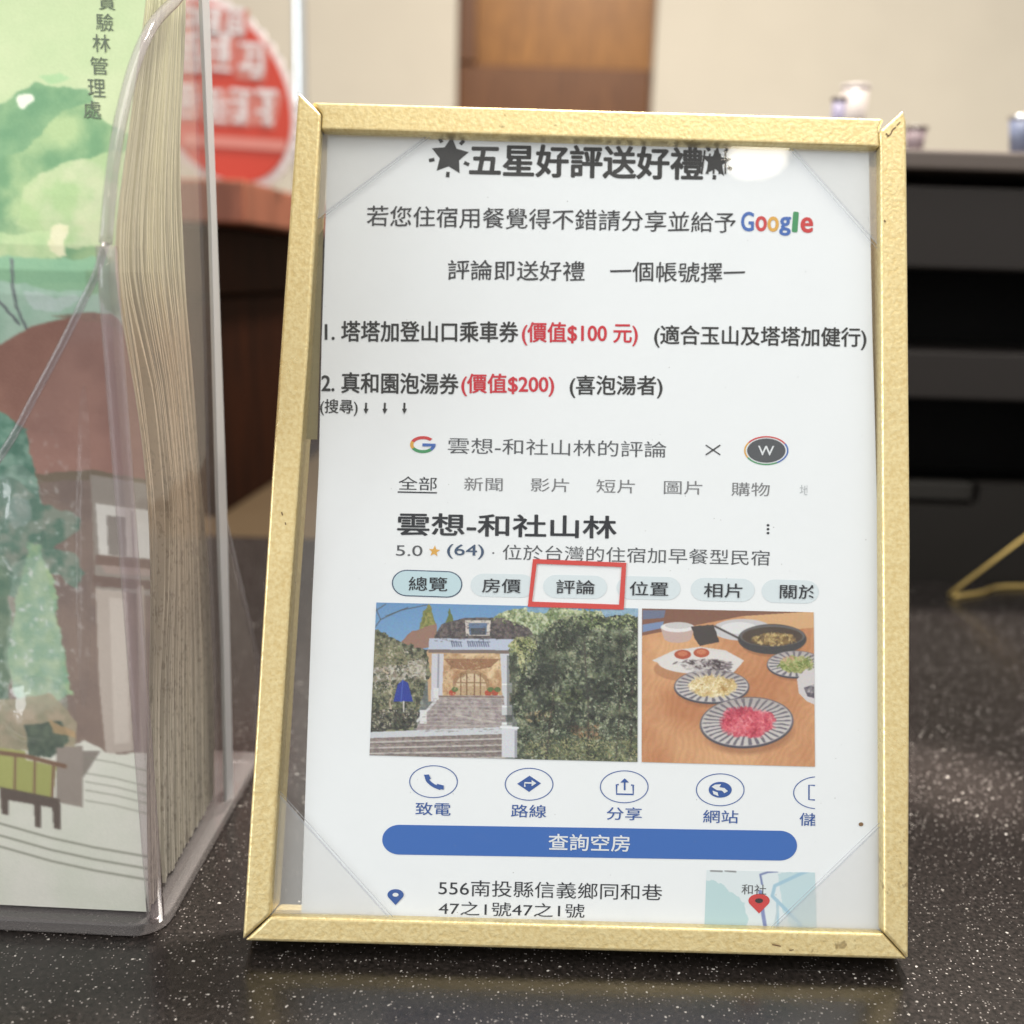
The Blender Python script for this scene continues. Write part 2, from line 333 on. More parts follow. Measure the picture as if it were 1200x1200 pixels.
# ------------------------------------------------------------------ lettering
def text_verts(s, weight=0.0, shear=0.0):
    cu = bpy.data.curves.new('t', 'FONT'); cu.body = s; cu.size = 1.0; cu.offset = weight; cu.shear = shear; cu.resolution_u = 4
    ob = bpy.data.objects.new('t', cu); COL.objects.link(ob)
    dg = bpy.context.evaluated_depsgraph_get(); me = bpy.data.meshes.new_from_object(ob.evaluated_get(dg))
    v = np.zeros(len(me.vertices)*3); me.vertices.foreach_get('co', v); v = v.reshape(-1, 3)
    f = [tuple(p.vertices) for p in me.polygons]
    bpy.data.objects.remove(ob); bpy.data.curves.remove(cu); bpy.data.meshes.remove(me)
    return v, f
def lettering(s, p0, p1, hp, material, parent, surf, weight=0.0, shear=0.0, name='lettering', clip_x=None, rough=0.0):
    v, f = text_verts(s, 0.0, shear); n0 = len(v)
    if rough:                                   # brush-like unevenness of the strokes
        v[:, 0] += rough*np.sin(v[:, 1]*23+v[:, 0]*9); v[:, 1] += rough*np.sin(v[:, 0]*19+2)+0.03*np.mod(v[:, 0], 1.0)
    lo, hi = v.min(0), v.max(0)
    u = (v[:, 0]-lo[0])/(hi[0]-lo[0]); w = (v[:, 1]-(lo[1]+hi[1])/2)/(hi[1]-lo[1])*hp
    p0, p1 = np.array(p0, float), np.array(p1, float); d = (p1-p0)/np.linalg.norm(p1-p0); nn = np.array([d[1], -d[0]])
    px = p0+np.outer(u, p1-p0)+np.outer(w, nn)
    Q = np.array([surf(a, b) for a, b in px])
    if weight > 0:                              # heavier, rounded strokes: copies spread round the outline, each a hair higher
        ax = (surf(*p1)-surf(*p0)); gw = np.linalg.norm(ax)/(hi[0]-lo[0]); ax = ax/np.linalg.norm(ax); ay = np.cross(FN, ax); K_ = 8; QQ = [Q]; ff = list(f)
        for k in range(K_):
            an = 2*math.pi*k/K_; QQ.append(Q+(ax*math.cos(an)+ay*math.sin(an)*0.85)*weight*gw+FN*0.000004*(k+1)); ff += [tuple(i+n0*(k+1) for i in q) for q in f]
        Q = np.concatenate(QQ); f = ff
    me = mesh(Q, f)
    if clip_x is not None:
        P = surf(clip_x, px[:, 1].mean()); bm = bmesh.new(); bm.from_mesh(me)
        bmesh.ops.bisect_plane(bm, geom=bm.verts[:]+bm.edges[:]+bm.faces[:], plane_co=tuple(P), plane_no=(1, 0, 0), clear_outer=True); bm.to_mesh(me); bm.free()
    return link(name, me, material, parent)
def shape(name, pts, material, parent, surf, holes=None):
    """flat printed shape: outline in photo pixels, optionally a ring (outer, inner with equal counts)"""
    if holes is None:
        me = mesh([surf(*p) for p in pts], [tuple(range(len(pts)))])
        bm = bmesh.new(); bm.from_mesh(me); bmesh.ops.triangulate(bm, faces=bm.faces[:]); bm.to_mesh(me); bm.free()
    else:
        n = len(pts); me = mesh([surf(*p) for p in list(pts)+list(holes)], [(i, (i+1) % n, n+(i+1) % n, n+i) for i in range(n)])
    return link(name, me, material, parent)
def ell_pts(cx, cy, rx, ry, n=48, a0=0, a1=360): return [(cx+rx*math.cos(math.radians(a0+(a1-a0)*k/(n if a1-a0 == 360 else n-1))), cy+ry*math.sin(math.radians(a0+(a1-a0)*k/(n if a1-a0 == 360 else n-1)))) for k in range(n)]
def stroke_poly(pts, wd):
    P = [np.array(p, float) for p in pts]; L = []; R = []
    for i, p in enumerate(P):
        a = P[max(i-1, 0)]; b = P[min(i+1, len(P)-1)]; t = (b-a)/np.linalg.norm(b-a); nn = np.array([-t[1], t[0]])*wd/2; L.append(p+nn); R.append(p-nn)
    return L+R[::-1]
def stroke(name, pts, wd, material, parent, surf):
    P = stroke_poly(pts, wd); n = len(pts)
    me = mesh([surf(*p) for p in P], [(i, i+1, 2*n-2-i, 2*n-1-i) for i in range(n-1)]); return link(name, me, material, parent)
def pill(cx0, cy0, cx1, cy1, r):
    d = math.atan2(cy1-cy0, cx1-cx0); L = []
    for k in range(17): a = d+math.pi/2+math.pi*k/16; L.append((cx0+r*1.15*math.cos(a), cy0+r*math.sin(a)))
    for k in range(17): a = d-math.pi/2+math.pi*k/16; L.append((cx1+r*1.15*math.cos(a), cy1+r*math.sin(a)))
    return L

# ================================================================== THE SETTING
CE = on_z(290, 628)[1]                                    # far edge of the counter
cm = box(-1.2, 1.3, -0.9, CE, -0.03, 0.0, 0.002)
tag(link('counter', cm, M['counter']), 'dark speckled stone counter top', None, None, 'structure'); 
WY = 1.55
wp = [on_y(535, 60, WY)[0], on_y(768, 60, WY)[0]]
def wall_piece(name, x0, x1, z0, z1): tag(link(name, box(x0, x1, WY, WY+0.1, z0, z1), M['wall']), 'plain beige painted wall', None, None, 'structure')
wall_piece('wall', -2.2, wp[0], -0.9, 2.2); wall_piece('wall', wp[1], 2.5, -0.9, 2.2); 
tag(link('ledge', box(-1.2, 0.1, CE+0.004, WY-0.002, -0.06, -0.028, 0.003), M['tan']), 'tan board surface behind the counter', None, None, 'structure')

def wood(name, c1, c2, scale=14, rough=0.4):
    m, nt, b = mat(name); tc = node(nt, 'ShaderNodeTexCoord'); mp = node(nt, 'ShaderNodeMapping'); mp.inputs['Scale'].default_value = (9, 9, 1.2); nt.links.new(tc.outputs['Object'], mp.inputs[0])
    n = node(nt, 'ShaderNodeTexNoise', Scale=scale, Detail=6.0, Distortion=0.8); nt.links.new(mp.outputs[0], n.inputs['Vector'])
    r = node(nt, 'ShaderNodeValToRGB'); nt.links.new(n.outputs['Fac'], r.inputs[0]); r.color_ramp.elements[0].color = c1; r.color_ramp.elements[0].position = 0.3; r.color_ramp.elements[1].color = c2; r.color_ramp.elements[1].position = 0.75
    nt.links.new(r.outputs[0], b.inputs['Base Color']); b.inputs['Roughness'].default_value = rough; b.inputs['Specular IOR Level'].default_value = 0.25 if rough < 0.6 else 0.06; return m
W_DOOR = wood('brown_wood', (0.14, 0.055, 0.010, 1), (0.25, 0.11, 0.022, 1)); W_DARK = wood('dark_red_wood', (0.006, 0.0018, 0.0008, 1), (0.026, 0.0068, 0.002, 1), 8, 0.7); W_RAIL = wood('brown_wood_dark', (0.075, 0.03, 0.012, 1), (0.13, 0.055, 0.02, 1)); W_TOP = wood('reddish_wood', (0.14, 0.045, 0.025, 1), (0.24, 0.08, 0.045, 1), 10)

d = empty('wooden_door', ((wp[0]+wp[1])/2, WY+0.03, -0.03), 'brown wooden door set in the beige wall above the gold frame', 'door')
zr = on_y(650, 78, WY+0.03)[2]
link('door_panel', box(wp[0], wp[1], WY+0.045, WY+0.07, zr+0.002, 1.9), W_DOOR, d)
link('bottom_rail', box(wp[0], wp[1], WY+0.03, WY+0.07, -0.9, zr, 0.004), W_RAIL, d)
link('door_stile', box(wp[0]+0.001, wp[0]+0.03, WY+0.028, WY+0.044, zr+0.003, 1.9, 0.002), W_RAIL, d)

# pole
pb = on_y(352, 112, 1.05); px0 = pb[0]
t = empty('metal_pole', (px0, 1.05, -0.028), 'slim polished metal pole between the red plaque and the wall', 'pole')
link('pole', tube([(px0, 1.05, -0.014), (px0, 1.05, 0.4), (px0, 1.05, 1.6)], 0.0075, 24), M['chrome'], t, True)
link('foot', tube([(px0, 1.05, -0.028), (px0, 1.05, -0.0205), (px0, 1.05, -0.014)], [0.03, 0.029, 0.012], 28), M['chrome'], t)

# dark cabinet behind the counter
g1 = on_z(258, 606, -0.028); g2 = on_z(326, 562, -0.028); side = (g2-g1)/np.linalg.norm(g2-g1); side[2] = 0; left = np.array([-side[1], side[0], 0])
ztop = on_y(250, 262, g1[1])[2]
c = empty('wooden_cabinet', tuple(g1+left*0.16+side*0.2), 'dark red-brown wooden cabinet behind the counter, under the red plaque', 'cabinet')
def slab(p, a, la, b, lb, z0, z1, bev=0.002):
    p = np.array(p, float); q = [p, p+a*la, p+a*la+b*lb, p+b*lb]; return prism([(x[0], x[1], z0) for x in q], (0, 0, z1-z0), bev)
link('carcass', slab(g1, side, 0.42, left, 0.34, -0.028, ztop-0.052), W_DARK, c)
link('drawer_band', slab(g1-side*0.004-left*0.004, side, 0.43, left, 0.35, ztop-0.05, ztop-0.001), W_DARK, c)
topz = on_y(290, 222, g1[1]+0.08)[2]
link('top_board', slab(g1-side*0.012-left*0.03, side, 0.5, left, 0.42, ztop, topz), W_TOP, c)

# red plaque on the cabinet
PY = g1[1]+0.06
pq = [on_y(x, y, PY) for x, y in ((255, 108),)][0]
pts = [(267, 1), (300, 20), (320, 45), (335, 72), (342, 100), (345, 150), (340, 200), (317, 215), (295, 220), (270, 215), (247, 202)]
def plaque_outline(k, teeth=0.0, n=160):
    out = []
    cx, cy, a, b, th = 256, 107, 124, 82, math.radians(62)
    for i in range(n):
        t_ = 2*math.pi*i/n; r = k*(1+teeth*math.cos(t_*40)); u = a*math.cos(t_)*r; v = b*math.sin(t_)*r
        out.append((cx+u*math.cos(th)-v*math.sin(th), cy+u*math.sin(th)+v*math.cos(th)))
    return out
PR = plain('plaque_red', (0.38, 0.030, 0.012, 1), 0.45); PP = plain('plaque_pink', (0.42, 0.15, 0.12, 1), 0.45); PW = plain('plaque_white', (0.52, 0.47, 0.46, 1), 0.4)
pl = empty('round_plaque', tuple(on_y(290, 219, PY)), 'round red plaque with white characters and scalloped white rim, behind the leaflet holder', 'plaque')
link('rim', prism([on_y(x, y, PY) for x, y in plaque_outline(1.0, 0.022)], (0, 0.006, 0)), PW, pl)
link('red_face', prism([on_y(x, y, PY-0.0012) for x, y in plaque_outline(0.915)], (0, 0.0011, 0)), PR, pl)
ps = lambda x, y: on_y(x, y, PY-0.0018)
for (x0, y0, x1, y1, k) in ((212, 24, 243, 24, 5), (243, 24, 262, 27, 4), (266, 24, 288, 28, 4), (205, 62, 240, 62, 4), (243, 60, 275, 64, 5), (280, 70, 312, 74, 4), (205, 118, 238, 118, 4), (243, 124, 268, 126, 5), (270, 124, 296, 127, 5), (300, 124, 325, 130, 5)):
    hh = 26 if y0 < 50 else 36
    stroke('glyph_patch', [(x0-1, y0), (x1+1, y1)], hh+7, PP, pl, lambda x, y: on_y(x, y, PY-0.0015))
    rg_ = random.Random(int(x0*7+y0))
    for j in range(4):
        yy = y0-hh/2+j*hh/3+rg_.uniform(-2, 2); a_ = rg_.uniform(0, 0.45); b_ = rg_.uniform(0.6, 1.0); w_ = x1-x0
        stroke('glyph_stroke', [(x0+w_*a_*(j % 2), yy), (x0+w_*b_, yy+rg_.uniform(0, 3))], rg_.uniform(3.5, 6.5), PW, pl, ps)
    for j in range(2):
        xx = x0+(x1-x0)*rg_.uniform(0.15, 0.85); stroke('glyph_stroke', [(xx, y0-hh/2), (xx+rg_.uniform(-5, 5), y1+hh/2*rg_.uniform(0.3, 1))], 4.5, PW, pl, lambda x, y: on_y(x, y, PY-0.0021-0.0002*j))
stroke('glyph_line', [(215, 163), (335, 171)], 13, plain('plaque_pale_red', (0.44, 0.16, 0.13, 1), 0.4), pl, ps)

# ================================================================== PRINTER (right background)
BY = on_z(1130, 684)[1]
def yx(px, py=400): return on_y(px, py, BY)[0]
def yz(py): return on_y(1130, py, BY)[2]
pxl = yx(905); pxr = yx(1450)
pr = empty('office_printer', ((pxl+pxr)/2, BY+0.12, 0), 'black office printer with open paper slots, right behind the gold frame', 'printer')
link('lid', box(pxl-0.002, pxr, BY-0.006, BY+0.26, yz(201), yz(178), 0.0015), M['greybrown'], pr)
link('housing', box(pxl, pxr, BY+0.10, BY+0.25, 0.0, yz(202)), M['black'], pr)
link('side_wall', box(pxl, pxl+0.006, BY+0.002, BY+0.099, yz(690)+0.004, yz(203)), M['black'], pr)
link('side_wall', box(pxr-0.006, pxr, BY+0.002, BY+0.099, yz(690)+0.004, yz(203)), M['black'], pr)
link('upper_panel', box(pxl+0.007, pxr-0.007, BY, BY+0.06, yz(316), yz(219), 0.0015), M['dark'], pr)
link('middle_tray', box(pxl+0.007, pxr-0.007, BY+0.001, BY+0.098, yz(469), yz(413), 0.0015), M['dark'], pr)
# cassette front with its rounded grip recess
zt, zb = yz(568), 0.0
gx0, gx1, gz = yx(1040, 580), yx(1150, 580), yz(594); r = 0.005
prof = [(pxl+0.007, zb), (pxr-0.007, zb), (pxr-0.007, zt), (gx1, zt)]
for k in range(7): a = -math.pi/2*k/6; prof.append((gx1-r+r*math.cos(a), gz+r+r*math.sin(a)))
for k in range(7): a = -math.pi/2-math.pi/2*k/6; prof.append((gx0+r+r*math.cos(a), gz+r+r*math.sin(a)))
prof += [(gx0, zt), (pxl+0.007, zt)]
link('cassette_front', prism([(x, BY+0.002, z) for x, z in prof], (0, 0.012, 0)), plain('cassette_grey', (0.016, 0.014, 0.012, 1), 0.5, spec=0.3, bump=0.15, bscale=700), pr)
link('grip', box(gx0+0.0015, gx1-0.0018, BY+0.006, BY+0.016, gz+0.002, zt-0.0005, 0.001), plain('grip_grey', (0.026, 0.024, 0.021, 1), 0.5, spec=0.3), pr)
link('cassette_tray', box(pxl+0.008, pxr-0.008, BY+0.017, BY+0.098, 0.004, zt-0.01), M['black'], pr)

# small cups on the printer
def cup(cx_px, w0, w1, top, y, colour, label, rim):
    a = on_y(cx_px-w0/2, top, y); b = on_y(cx_px+w0/2, top, y); zt_ = a[2]; z0 = yz(178); r1 = abs(b[0]-a[0])/2; r0 = r1*w1/w0; cx = (a[0]+b[0])/2
    e = empty('cup', (cx, y, z0), label, 'cup', 'small cups on the printer')
    n = 28; V = []; Fc = []
    prf = [(0, 0), (r0, 0), (r1, zt_-z0), (r1-0.0008, zt_-z0), (r0-0.0008, 0.001), (0, 0.001)]
    for (rr, zz) in prf:
        for k in range(n): V.append((cx+rr*math.cos(2*math.pi*k/n), y+rr*math.sin(2*math.pi*k/n), z0+zz))
    for i in range(len(prf)-1):
        for k in range(n): Fc.append((i*n+k, i*n+(k+1) % n, (i+1)*n+(k+1) % n, (i+1)*n+k))
    bm = bmesh.new(); bm.from_mesh(mesh(V, Fc)); bmesh.ops.remove_doubles(bm, verts=bm.verts, dist=1e-6); me = bpy.data.meshes.new('cup'); bm.to_mesh(me); bm.free()
    link('cup_wall', fix_normals(me), colour, e, True)
    link('cup_rim', tube([(cx+r1*math.cos(2*math.pi*k/n), y+r1*math.sin(2*math.pi*k/n), zt_) for k in range(n)], 0.0009, 8, True), rim, e, True)
cup(1074, 24, 17, 150, BY+0.05, plain('cup_mauve', (0.20, 0.15, 0.16, 1), 0.5), 'small mauve grey cup on the printer beside the frame corner', M['greybrown'])
cup(1199, 30, 17, 138, BY+0.04, plain('cup_blue_grey', (0.12, 0.14, 0.21, 1), 0.4), 'blue grey tapered cup on the printer at the right picture edge', M['chrome'])
cup(1003, 30, 24, 102, BY+0.07, plain('cup_white', (0.36, 0.32, 0.30, 1), 0.5), 'white cup on the printer just above the gold top rail', PW)
cup(984, 16, 12, 116, BY+0.03, plain('cup_violet', (0.20, 0.18, 0.26, 1), 0.5), 'tiny violet cup left of the white cup', M['greybrown'])

# gold wire easel stand
ws = empty('wire_stand', tuple(on_z(1150, 694)), 'bent gold wire easel stand on the counter in front of the printer', 'stand')
wg = plain('gold_wire', (0.58, 0.42, 0.14, 1), 0.35, metal=0.7); r_ = 0.0011
A = on_z(1118, 699, r_); B = on_z(1150, 694, r_); C = on_z(1180, 687, r_); D = on_z(1290, 690, r_); E_ = on_z(1380, 700, r_)
link('foot_wire', tube(smoothline([A, B, C, D, E_], 6), r_, 12), wg, ws, True)
p0 = on_z(1112, 697, r_); p1 = on_y(1200, 630, p0[1]+0.004)
link('back_wire', tube([p0, p0+(p1-p0)*0.5, p0+(p1-p0)*1.9], r_*0.85, 12), wg, ws, True)
link('front_wire', tube([E_, E_+np.array([-0.05, 0.03, 0.055]), p0+(p1-p0)*1.9], r_*0.85, 12), wg, ws, True)

# ================================================================== PICTURE FRAME
TH = 0.012
fr = empty('picture_frame', (0, 0.012, 0.0), 'gold picture frame leaning back on the counter, holding a printed notice', 'picture frame')
def rail(poly, label=None, bev=0.0007, d=0.0, parent=fr):
    o = link('frame_rail', prism([on_frame(x, y, d) for x, y in poly], -FN*(TH+d), bev, 3), M['gold'], parent, False); return o
rail([(349.5, 107), (376.3, 133), (375.5, 152), (361.5, 400), (340, 700), (316, 1073), (284, 1102), (318, 560)])
rail([(365.5, 119), (1036, 138.5), (1030.3, 153), (1031.5, 172), (376, 151.5), (377.3, 133)], d=-0.0004)
rail([(1058.5, 128.5), (1062.5, 141), (1067, 640), (1065, 1124.5), (1036, 1093), (1035, 700), (1032, 172), (1030.8, 153.5)])
rail([(316.6, 1073.8), (1035.4, 1093.8), (1064, 1124.8), (286, 1102.8)], d=-0.0003)
ctr = (on_frame(316, 1073, -0.0016)+on_frame(1031, 172, -0.0016))/2
def plate(name, pts, d, th, material, parent=fr, bevel=0): return link(name, prism([on_frame(x, y, d) for x, y in pts], -FN*th, bevel), material, parent)
# glass: single sheets (front and rear), tucked under the rails
def sheet(name, pts, d, material, parent=fr):
    return link(name, mesh([on_frame(x, y, d) for x, y in pts], [tuple(range(len(pts)))]), material, parent)
opening = [(371, 147), (1036, 168), (1040, 1097), (311, 1078)]
sheet('glass_pane', opening, -0.0018, M['glass'])
sheet('glass_pane', opening, -0.0062, M['glass'])
DP = -0.0040
pap = link('printed_sheet', prism([on_frame(x, y, DP) for x, y in ((384, 155.5), (1018, 174.5), (1020, 276), (1022.5, 400), (1025.5, 500), (1029, 650), (1032, 810), (1035, 960), (1037, 1095), (353, 1076), (359.5, 880), (366, 700), (373.5, 550), (377, 400), (381.5, 260))], -FN*0.00025), M['paper'], fr)
S = lambda x, y: on_frame(x, y, DP+0.00008)
S2 = lambda x, y: on_frame(x, y, DP+0.00016)
S3 = lambda x, y: on_frame(x, y, DP+0.00024)
S4 = lambda x, y: on_frame(x, y, DP+0.00032)
# corner pockets of clear film over the sheet
for tri in ([(372, 148), (510, 152), (372, 256)], [(922, 165), (1038, 168), (1038, 297)], [(313, 1077), (312, 912), (461, 1081)], [(1039, 1096), (1038, 962), (903, 1092)]):
    sheet('corner_pocket', tri, -0.0030, M['pocket'])
for a, b in (((510, 152), (372, 256)), ((922, 165), (1038, 297)), ((318, 922), (461, 1081)), ((1038, 962), (903, 1092))):
    for off, w in ((0, 2.0), (5, 0.9)):
        sx = 1 if a[0] < 600 else -1
        stroke('pocket_edge', [(a[0]+off*sx, a[1]), (b[0]+off*sx, b[1])], w, M['crease'], fr, lambda x, y: on_frame(x, y, -0.0028))
# flat olive strip behind the glass, in the gap beside the sheet
sheet('olive_strip', [(364, 290), (379, 268), (372, 515), (352, 515)], -0.0058, plain('olive_gold', (0.30, 0.25, 0.12, 1), 0.5, bump=0.3, bscale=400))
# rear easel leg
bk = -FN*(TH)
q0 = FP+np.array([0, math.sin(LEAN), math.cos(LEAN)])*0.15+bk*1.0
q1 = np.array([0, q0[1]+0.045, 0.0])
lw = 0.022
link('easel_leg', prism([q0+[-lw, 0, 0], q0+[lw, 0, 0], q1+[lw*1.4, 0, 0], q1+[-lw*1.4, 0, 0]], (0, 0.0025, 0)), M['backing'], fr)

def T(s, p0, p1, h, k, weight=0.0, **kw): return lettering(s, p0, p1, h, INK[k], pap, kw.pop('surf', S), weight, **kw)
T('五星好評送好禮', (551, 187), (823, 192), 37, 'title', 0.030)
T('若您住宿用餐覺得不錯請分享並給予', (430, 253), (862, 261), 25, 'body', 0.006, rough=0.012)
for ch, a, b, h, y, k in (('G', 869, 883, 22, 259.5, 'gblue'), ('o', 886, 898, 17, 262, 'gred'), ('o', 900, 912, 17, 262.5, 'gyellow'), ('g', 914, 926, 21, 265, 'gblue'), ('l', 930, 934, 22, 260, 'ggreen'), ('e', 939, 952, 17, 263.5, 'gred')):
    T(ch, (a, y), (b, y+0.3), h, k, 0.03)
T('評論即送好禮', (525, 316), (685, 318), 24, 'body', 0.008, rough=0.012)
T('一個帳號擇一', (715, 318), (873, 320), 24, 'body', 0.008, rough=0.012)
T('1. 塔塔加登山口乘車券', (381, 388), (607, 389), 24, 'title', 0.022)
T('(價值$100 元)', (612, 391), (747, 392), 27, 'red', 0.022)
T('(適合玉山及塔塔加健行)', (767, 394), (1015, 397), 26, 'title', 0.018)
T('2. 真和園泡湯券', (377, 448), (537, 450), 24, 'title', 0.022)
T('(價值$200)', (541, 451), (649, 451.5), 26, 'red', 0.022)
T('(喜泡湯者)', (668, 453), (776, 453.5), 26, 'title', 0.018)
T('(搜尋)', (375.5, 477), (419, 478), 19, 'title', 0.012)
for x in (429, 451, 474):
    stroke('arrow', [(x, 472), (x-0.3, 481)], 2.4, INK['title'], pap, S); shape('arrow', [(x-3, 479), (x+3, 479), (x-0.3, 485)], INK['title'], pap, S2)
# star ornaments
def star(cx, cy, R, rr, k, rays=True, rot=-84):
    P = []
    for i in range(10): a = math.radians(rot+36*i); q = R if i % 2 == 0 else rr; P.append((cx+q*math.cos(a), cy+q*math.sin(a)))
    c0 = S(cx, cy); me = mesh([c0]+[S(*p) for p in P], [(0, i+1, (i+1) % 10+1) for i in range(10)]); link('star', me, INK[k], pap)
    if rays:
        for i in range(5):
            a = math.radians(rot+36+72*i); stroke('star_ray', [(cx+R*0.80*math.cos(a), cy+R*0.80*math.sin(a)), (cx+R*1.08*math.cos(a), cy+R*1.08*math.sin(a))], 4.2, INK[k], pap, S)
star(527, 183, 23, 12, 'title')
star(839, 190, 19, 8, 'title', True)
for i in range(5): stroke('star_ray', [(826+i*6, 176+(i % 2)*4), (822+i*7, 204)], 2.2, INK['title'], pap, S2)

# search header
def arc(cx, cy, rx, ry, w, a0, a1, k, surf=S, n=14):
    o = ell_pts(cx, cy, rx, ry, n, a0, a1); i_ = ell_pts(cx, cy, rx-w*1.1, ry-w, n, a0, a1)
    me = mesh([surf(*p) for p in o+i_], [(j, j+1, n+j+1, n+j) for j in range(n-1)]); return link('logo_arc', me, INK[k], pap)
for a0, a1, k in ((0, 45, 'gblue'), (45, 150, 'ggreen'), (150, 205, 'gyellow'), (205, 318, 'gred')): arc(495.5, 521, 15, 10, 3.6, a0, a1, k)
shape('logo_bar', [(495, 519.5), (510.5, 520), (510.5, 523.2), (495, 523)], INK['gblue'], pap, S2)
T('雲想-和社山林的評論', (525, 522), (781, 527), 19, 'grey', 0.0)
stroke('cross', [(827, 521.5), (844, 533)], 1.5, INK['body'], pap, S); stroke('cross', [(844, 521.5), (827, 533)], 1.5, INK['body'], pap, S2)
for a0, a1, k in ((-30, 60, 'gblue'), (60, 150, 'ggreen'), (150, 215, 'gyellow'), (215, 330, 'gred')): arc(898, 528, 26, 17, 1.6, a0, a1, k, n=20)
shape('avatar_disc', ell_pts(898, 528, 22.5, 14.2), INK['grey'], pap, S); T('W', (888.5, 528), (907, 528.3), 11, 'white', 0.01, surf=S2)
T('全部', (467, 566), (512, 567), 16, 'black', 0.0); stroke('underline', [(466, 576.5), (512, 577.5)], 1.6, INK['black'], pap, S)
for s, a, y in (('新聞', 544, 567), ('影片', 622, 568), ('短片', 699, 569.5), ('圖片', 778, 571), ('購物', 857, 573)): T(s, (a, y), (a+45, y+0.8), 16, 'lgrey')
T('地', (937, 574), (950, 574.3), 12, 'fade', clip_x=946)
T('雲想-和社山林', (466, 614), (722, 618), 26, 'black', 0.016)
for k in range(3): shape('menu_dot', ell_pts(900, 615.5+4.6*k, 1.7, 1.5, 10), INK['black'], pap, S)
T('5.0', (464, 645), (495, 645.5), 12.5, 'grey')
star(509, 646, 7, 3, 'gyellow', False)
T('(64)', (524, 646), (567, 647), 17, 'navy', 0.006); shape('menu_dot', ell_pts(578, 648, 1.2, 1.1, 8), INK['grey'], pap, S)
T('位於台灣的住宿加早餐型民宿', (589, 647), (902, 654), 18, 'grey')
for cx, cy in ((589, 686), (674, 687.5), (760, 689), (847, 691), (930, 693)):
    o = shape('chip', [p for p in pill(cx-22, cy-0.4, cx+22 if cx < 920 else 944, cy+0.6, 13.5)], INK['pale'], pap, S)
shape('chip', pill(477, 683.2, 524, 684.8, 15.5), INK['navy'], pap, S); shape('chip', pill(477, 683.2, 524, 684.8, 14.3), INK['chip'], pap, S2)
for s, a, y in (('總覽', 479, 684), ('房價', 565, 686), ('評論', 652, 687.5), ('位置', 738, 689.5), ('相片', 825, 691.5)): T(s, (a, y), (a+45, y+0.8), 16.5, 'black', 0.006, surf=S3)
T('關於', (914, 693), (958, 694), 16.5, 'black', 0.006, surf=S3, clip_x=953)
# red marker rectangle
ro = [(624.5, 655), (734, 659.5), (731, 714.5), (618.5, 711)]; ri = [(629, 660.5), (728.5, 664.5), (725.5, 708.5), (623.5, 705)]
for i in range(4):
    j = (i+1) % 4; shape('marker_line', [ro[i], ro[j], ri[j], ri[i]], INK['frame_red'], pap, S4)

